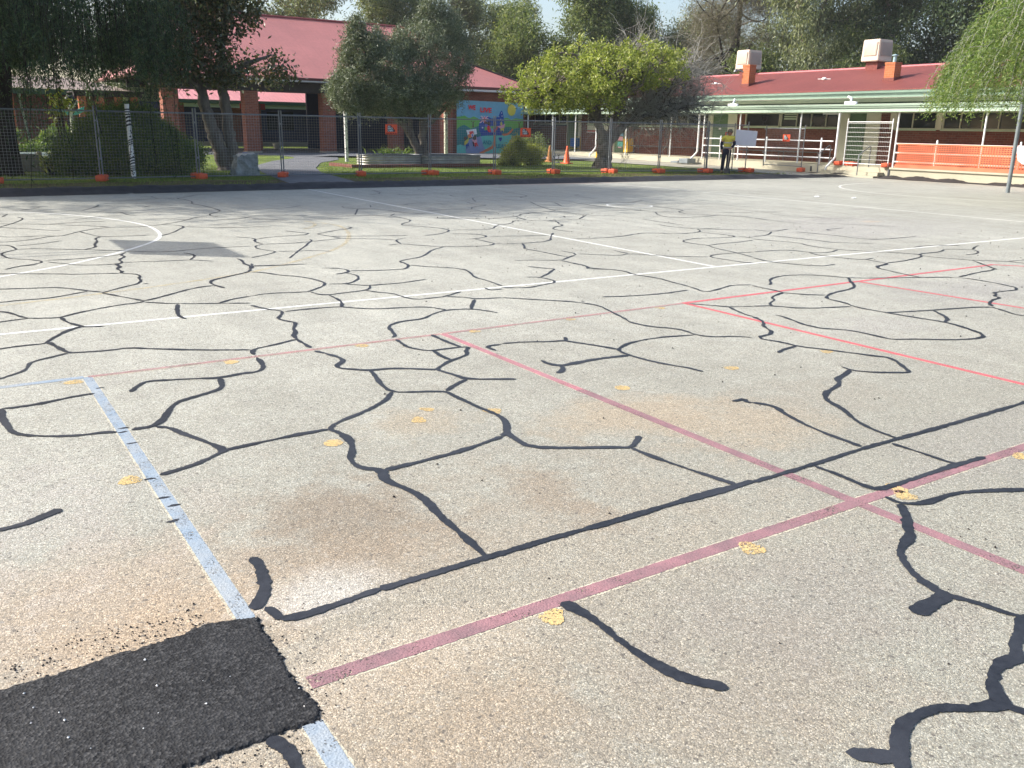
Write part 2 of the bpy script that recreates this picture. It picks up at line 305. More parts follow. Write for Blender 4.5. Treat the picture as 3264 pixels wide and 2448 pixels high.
# ------------------------------------------------------------------ mesh builder
class MB:
    def __init__(s): s.V = []; s.n = 0; s.LI = []; s.LT = []; s.MI = []; s.SM = []
    def add(s, verts, faces, mi=0, smooth=False):
        verts = np.asarray(verts, dtype=np.float64).reshape(-1, 3)
        if isinstance(faces, np.ndarray):
            s.LI.append((faces + s.n).ravel()); s.LT.append(np.full(len(faces), faces.shape[1])); k = len(faces)
        else:
            s.LI.append(np.array([i for f in faces for i in f], dtype=np.int64) + s.n); s.LT.append(np.array([len(f) for f in faces])); k = len(faces)
        s.MI.append(np.full(k, mi)); s.SM.append(np.full(k, smooth))
        s.V.append(verts); s.n += len(verts); return s
    def box(s, x0, y0, z0, x1, y1, z1, mi=0):
        v = [(x, y, z) for z in (z0, z1) for x, y in ((x0, y0), (x1, y0), (x1, y1), (x0, y1))]
        return s.add(v, [(3, 2, 1, 0), (4, 5, 6, 7), (0, 1, 5, 4), (1, 2, 6, 5), (2, 3, 7, 6), (3, 0, 4, 7)], mi)
    def bbox(s, x0, y0, z0, x1, y1, z1, r=.01, mi=0):        # box with chamfered edges
        bm = bmesh.new(); bmesh.ops.create_cube(bm, size=1.)
        for v in bm.verts: v.co = Vector((x0+(v.co.x+.5)*(x1-x0), y0+(v.co.y+.5)*(y1-y0), z0+(v.co.z+.5)*(z1-z0)))
        bmesh.ops.bevel(bm, geom=bm.edges[:], offset=r, segments=2, affect='EDGES', profile=.6)
        return s.addbm(bm, mi)
    def addbm(s, bm, mi=0, smooth=False, mat=None):
        bm.verts.index_update()
        vs = [(mat @ v.co if mat else v.co)[:] for v in bm.verts]; fs = [[v.index for v in f.verts] for f in bm.faces]
        bm.free(); return s.add(vs, fs, mi, smooth)
    def tube(s, pts, rad, n=8, mi=0, caps=True, smooth=True):
        pts = np.asarray(pts, float); m = len(pts)
        rad = np.full(m, rad) if np.isscalar(rad) else np.asarray(rad, float)
        t = np.gradient(pts, axis=0); t /= np.linalg.norm(t, axis=1)[:, None] + 1e-9
        up = np.array([0, 0, 1.]) if abs(t[0, 2]) < .9 else np.array([1., 0, 0])
        x = np.cross(up, t[0]); x /= np.linalg.norm(x); R = []
        for i in range(m):
            x = x - t[i]*(x@t[i]); x /= np.linalg.norm(x) + 1e-9; y = np.cross(t[i], x)
            an = np.arange(n)*2*PI/n
            R.append(pts[i] + rad[i]*(np.cos(an)[:, None]*x + np.sin(an)[:, None]*y))
        V = np.concatenate(R); i = np.arange(m-1)[:, None]*n; k = np.arange(n)[None, :]; k2 = (k+1) % n
        F = np.stack([i+k, i+k2, i+n+k2, i+n+k], -1).reshape(-1, 4)
        s.add(V, F, mi, smooth)
        if caps: s.add(V, [list(range(n))[::-1], list(range((m-1)*n, m*n))], mi)
        return s
    def prism(s, poly, x0, x1, axis='z', mi=0):              # polygon swept along an axis
        n = len(poly)
        mk = {'z': lambda p, h: (p[0], p[1], h), 'x': lambda p, h: (h, p[0], p[1]), 'y': lambda p, h: (p[0], h, p[1])}[axis]
        v = [mk(p, x0) for p in poly] + [mk(p, x1) for p in poly]
        return s.add(v, [list(range(n))[::-1], list(range(n, 2*n))] + [(i, (i+1) % n, n+(i+1) % n, n+i) for i in range(n)], mi)
    def lathe(s, prof, cx=0, cy=0, n=24, mi=0, sx=1, sy=1, smooth=True):
        an = np.arange(n)*2*PI/n; V = np.concatenate([np.stack([cx+r*sx*np.cos(an), cy+r*sy*np.sin(an), np.full(n, z)], 1) for r, z in prof])
        m = len(prof); i = np.arange(m-1)[:, None]*n; k = np.arange(n)[None, :]; k2 = (k+1) % n
        return s.add(V, np.stack([i+k, i+k2, i+n+k2, i+n+k], -1).reshape(-1, 4), mi, smooth)
    def ball(s, c, r, seg=10, mi=0, noise=0., seed=0):
        bm = bmesh.new(); bmesh.ops.create_icosphere(bm, subdivisions=2 if seg < 14 else 3, radius=1.)
        rg = random.Random(seed)
        for v in bm.verts:
            k = 1+noise*(rg.random()-.5)*2
            v.co = Vector((c[0]+v.co.x*r[0]*k, c[1]+v.co.y*r[1]*k, c[2]+v.co.z*r[2]*k))
        return s.addbm(bm, mi, noise == 0)
    def build(s, name, mats, parent=None, loc=None, rot=None):
        me = bpy.data.meshes.new(name)
        V = np.concatenate(s.V).astype(np.float32); LI = np.concatenate(s.LI).astype(np.int32); LT = np.concatenate(s.LT).astype(np.int32)
        me.vertices.add(len(V)); me.vertices.foreach_set('co', V.ravel())
        me.loops.add(len(LI)); me.loops.foreach_set('vertex_index', LI)
        me.polygons.add(len(LT)); me.polygons.foreach_set('loop_start', (np.cumsum(LT)-LT).astype(np.int32))
        me.polygons.foreach_set('material_index', np.concatenate(s.MI).astype(np.int32))
        me.polygons.foreach_set('use_smooth', np.concatenate(s.SM))
        me.update(calc_edges=True); me.validate()
        for m in (mats if isinstance(mats, (list, tuple)) else [mats]): me.materials.append(M[m] if isinstance(m, str) else m)
        o = bpy.data.objects.new(name, me); COL.objects.link(o)
        if parent: o.parent = parent
        else:
            o.location = loc if loc is not None else (0, 0, 0); o.rotation_euler = (0, 0, AL if rot is None else rot)
        return o

def tag(o, label=None, cat=None, group=None, kind=None):
    for k, v in (('label', label), ('category', cat), ('group', group), ('kind', kind)):
        if v: o[k] = v
    return o
def thing(name, label, cat, a, b, z=0., group=None, rot=AL):
    o = bpy.data.objects.new(name, None); COL.objects.link(o); o.empty_display_size = .2
    o.location = W(a, b, z); o.rotation_euler = (0, 0, rot)
    return tag(o, label, cat, group)
def struct(name, mb, mat): return tag(mb.build(name, mat), kind='structure')
def copy_tree(o, parent=None):
    c = o.copy(); COL.objects.link(c)
    if parent: c.parent = parent
    for ch in list(o.children): copy_tree(ch, c)
    return c
_dg = None
def text_polys(txt, size, bold=0.):
    cu = bpy.data.curves.new('lettering', 'FONT'); cu.body = txt; cu.size = size; cu.offset = bold; cu.resolution_u = 3
    cu.fill_mode = 'FRONT'
    o = bpy.data.objects.new('lettering', cu); COL.objects.link(o)
    dg = bpy.context.evaluated_depsgraph_get(); me = o.evaluated_get(dg).to_mesh()
    v = [tuple(x.co) for x in me.vertices]; f = [tuple(p.vertices) for p in me.polygons]
    o.evaluated_get(dg).to_mesh_clear(); bpy.data.objects.remove(o); bpy.data.curves.remove(cu)
    return np.array(v), f
# ------------------------------------------------------------------ camera, light, sky
cam = bpy.data.cameras.new('camera'); co = bpy.data.objects.new('camera', cam); COL.objects.link(co)
P, RO = math.radians(16.137), math.radians(.9556)
f = Vector((0, math.cos(P), -math.sin(P))); x0 = Vector((1, 0, 0)); u0 = x0.cross(f)
X = math.cos(RO)*x0 + math.sin(RO)*u0; U = -math.sin(RO)*x0 + math.cos(RO)*u0
co.matrix_world = Matrix(((X.x, U.x, -f.x, 0), (X.y, U.y, -f.y, 0), (X.z, U.z, -f.z, 1.6), (0, 0, 0, 1)))
cam.sensor_width = 36; cam.sensor_fit = 'HORIZONTAL'; cam.lens = 36*2813/3264; cam.clip_end = 3000; cam.clip_start = .05
scene.camera = co
EL = math.radians(34); sh = (W(-.785, .619)).normalized()
sdir = Vector((sh.x*math.cos(EL), sh.y*math.cos(EL), math.sin(EL)))
sun = bpy.data.lights.new('sun', 'SUN'); sun.energy = 4.0; sun.angle = math.radians(.55); sun.color = (1., .955, .88)
so = bpy.data.objects.new('sun', sun); COL.objects.link(so); so.rotation_euler = sdir.to_track_quat('Z', 'Y').to_euler(); so.location = (-30, 5, 30)
w = bpy.data.worlds.new('World'); scene.world = w; w.use_nodes = True
nt = w.node_tree; bg = nt.nodes['Background']; sk = nt.nodes.new('ShaderNodeTexSky'); sk.sky_type = 'NISHITA'; sk.sun_disc = False
sk.sun_elevation = EL; sk.sun_rotation = math.atan2(sdir.x, sdir.y); sk.air_density = 1.0; sk.dust_density = 3.2; sk.ozone_density = 1.0
nt.links.new(sk.outputs[0], bg.inputs[0]); bg.inputs[1].default_value = .15
scene.view_settings.view_transform = 'Standard'; scene.view_settings.look = 'None'; scene.view_settings.exposure = .82; scene.view_settings.gamma = 1
scene.cycles.max_bounces = 6; scene.cycles.transparent_max_bounces = 4; scene.cycles.use_denoising = True

# ------------------------------------------------------------------ ground, court, markings
def sheet(poly, z):
    return MB().add([(p[0], p[1], z) for p in poly], [list(range(len(poly)))])
rg = random.Random(3)
struct('ground', sheet([(200*math.cos(i*PI/24), 200*math.sin(i*PI/24)) for i in range(48)], -.06), 'field')
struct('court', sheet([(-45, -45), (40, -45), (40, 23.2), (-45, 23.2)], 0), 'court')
# lawn behind the kerb, gently uneven
def grid(a0, a1, b0, b1, na, nb, zf):
    A = np.linspace(a0, a1, na); B = np.linspace(b0, b1, nb); V = np.array([(a, b, zf(a, b)) for b in B for a in A])
    i = np.arange(nb-1)[:, None]*na; k = np.arange(na-1)[None, :]
    return MB().add(V, np.stack([i+k, i+k+1, i+na+k+1, i+na+k], -1).reshape(-1, 4), 0, True)
def lawn_z(a, b): return .1 + .012*math.sin(a*1.7+b)*math.sin(b*1.3-a*.4) + max(0, min(1, (a-26.5)/4))*.03
struct('lawn', grid(-45, 28.2, 25.3, 90, 150, 120, lawn_z), 'lawn')
struct('verge', grid(-45, 27.3, 23.25, 25.3, 150, 12, lambda a, b: lawn_z(a, b)+.006*math.sin(a*9+b*7)), 'verge')
# kerb: tarred edge between court and verge, thicker to the left
def strip(pts_lo, pts_hi): pass
mb = MB(); n = 420; rr = np.random.RandomState(5)
A = np.linspace(-40, 30.9, n); nz = np.convolve(rr.randn(n+20), np.ones(5)/5, 'same')[:n]
prof = [(22.55, .004), (22.80, .02), (22.93, .075), (23.06, .118), (23.30, .128), (23.42, .085)]
V = [];
for i, a in enumerate(A):
    wd = max(0., min(1., (9-a)/8))
    for j, (b, z) in enumerate(prof):
        z *= 1-.45*max(0, min(1, (a-26)/2)); V.append((a, b - .28*wd*(j < 2) + .03*nz[i]*(0 < j < 5) - .018*max(0, a-16)*.6, z + (.012*rr.randn() if 0 < j < 5 else 0)))
i = np.arange(n-1)[:, None]*6; k = np.arange(5)[None, :]
struct('kerb', mb.add(V, np.stack([i+k+6, i+k+7, i+k+1, i+k], -1).reshape(-1, 4), 0, True), 'kerb')
struct('asphalt_path', sheet([(8.1, 23.25), (10.0, 23.25), (10.25, 24.6), (11.0, 28.5), (12.0, 31.6), (13.9, 36), (16.0, 39.2), (17.1, 42), (18.5, 44.2), (26.5, 44.9), (26.2, 58), (9, 58), (9, 46.5), (13.6, 46.2), (15.2, 44.6), (15.1, 42.6), (14.5, 41.0), (12.6, 38.2), (10.7, 34.3), (9.75, 31.6), (9.0, 28.), (8.4, 25.)], .116), 'path')
struct('paving', MB().add([(25.4, 22.9, .016), (31.1, 22.9, .016), (31.1, 30, .10), (31.1, 47, .27), (28.0, 47, .13), (27.4, 30, .135), (26.9, 24.3, .115)], [(0, 1, 2, 5, 6), (2, 3, 4, 5)]), 'concrete')
struct('driveway', sheet([(16, 42.6), (28.1, 36), (29.3, 36), (29.4, 46), (19, 46)], .19), 'path')
# dirt left along the base of the verandah wall after trenching, with shade shaped in as dark heaps at the steps
mb = MB(); n = 200; A = np.linspace(25.0, 5, n); V = []
for q, b in enumerate(A):
    s_ = .6+.5*math.sin(b*1.7)+.4*math.sin(b*4.1+1)+.25*rr.rand()
    hp = 1.5*math.exp(-((b-21.0)/.35)**2) + 1.2*math.exp(-((b-23.6)/.5)**2)
    s_ = 1.7*max(.3, s_) + hp
    for da, z in ((-.45-.12*s_, .003), (-.25, .035*s_), (-.10, .06*s_), (.0, .05*s_)): V.append((31.02+da, b, z+.006*rr.rand()))
i = np.arange(n-1)[:, None]*4; k = np.arange(3)[None, :]
struct('dirt_and_shade_strip', mb.add(V, np.stack([i+k, i+k+1, i+k+5, i+k+4], -1).reshape(-1, 4), 0, True), 'soil')

def poly(s): return [tuple(float(v) for v in p.split(',')) for p in s.split()]
def smooth(pts, it=2):
    for _ in range(it):
        q = [pts[0]]
        for a, b in zip(pts[:-1], pts[1:]): q += [tuple(.75*np.array(a)+.25*np.array(b)), tuple(.25*np.array(a)+.75*np.array(b))]
        pts = q + [pts[-1]]
    return pts
def ribbon(mb, pts, width, z, jit=0., step=None, rnd=None, taper=True, mi=0, wvar=0.):
    pts = np.array(pts, float); d = np.linalg.norm(np.diff(pts, axis=0), axis=1); s = np.concatenate([[0], np.cumsum(d)])
    dist = np.hypot(*pts.mean(0)); st = step or max(.012, min(.12, dist*.004))
    m = max(3, int(s[-1]/st)+1); u = np.linspace(0, s[-1], m)
    x = np.interp(u, s, pts[:, 0]); y = np.interp(u, s, pts[:, 1])
    tx, ty = np.gradient(x), np.gradient(y); l = np.hypot(tx, ty)+1e-9; nx, ny = -ty/l, tx/l
    w2 = np.full(m, width/2.)
    if wvar and m > 8:
        kk = max(2, int(.12/st)); z0 = np.convolve(rnd.randn(m+kk), np.ones(kk)/kk, 'valid')[:m]*math.sqrt(kk); w2 = w2*np.clip(1+wvar*z0, .55, 1.6)
    if taper: e = np.minimum(u, s[-1]-u); w2 = w2*np.clip(np.sqrt(np.clip(e/(width*.6), 0, 1))+.18, 0, 1)
    j1 = jit*rnd.randn(m) if jit else 0; j2 = jit*rnd.randn(m) if jit else 0
    A_ = np.stack([x+nx*(w2+j1), y+ny*(w2+j1), np.full(m, z)], 1); B_ = np.stack([x-nx*(w2+j2), y-ny*(w2+j2), np.full(m, z)], 1)
    V = np.empty((2*m, 3)); V[0::2] = A_; V[1::2] = B_
    i = np.arange(m-1)*2
    mb.add(V, np.stack([i, i+1, i+3, i+2], 1), mi)
rr = np.random.RandomState(11)
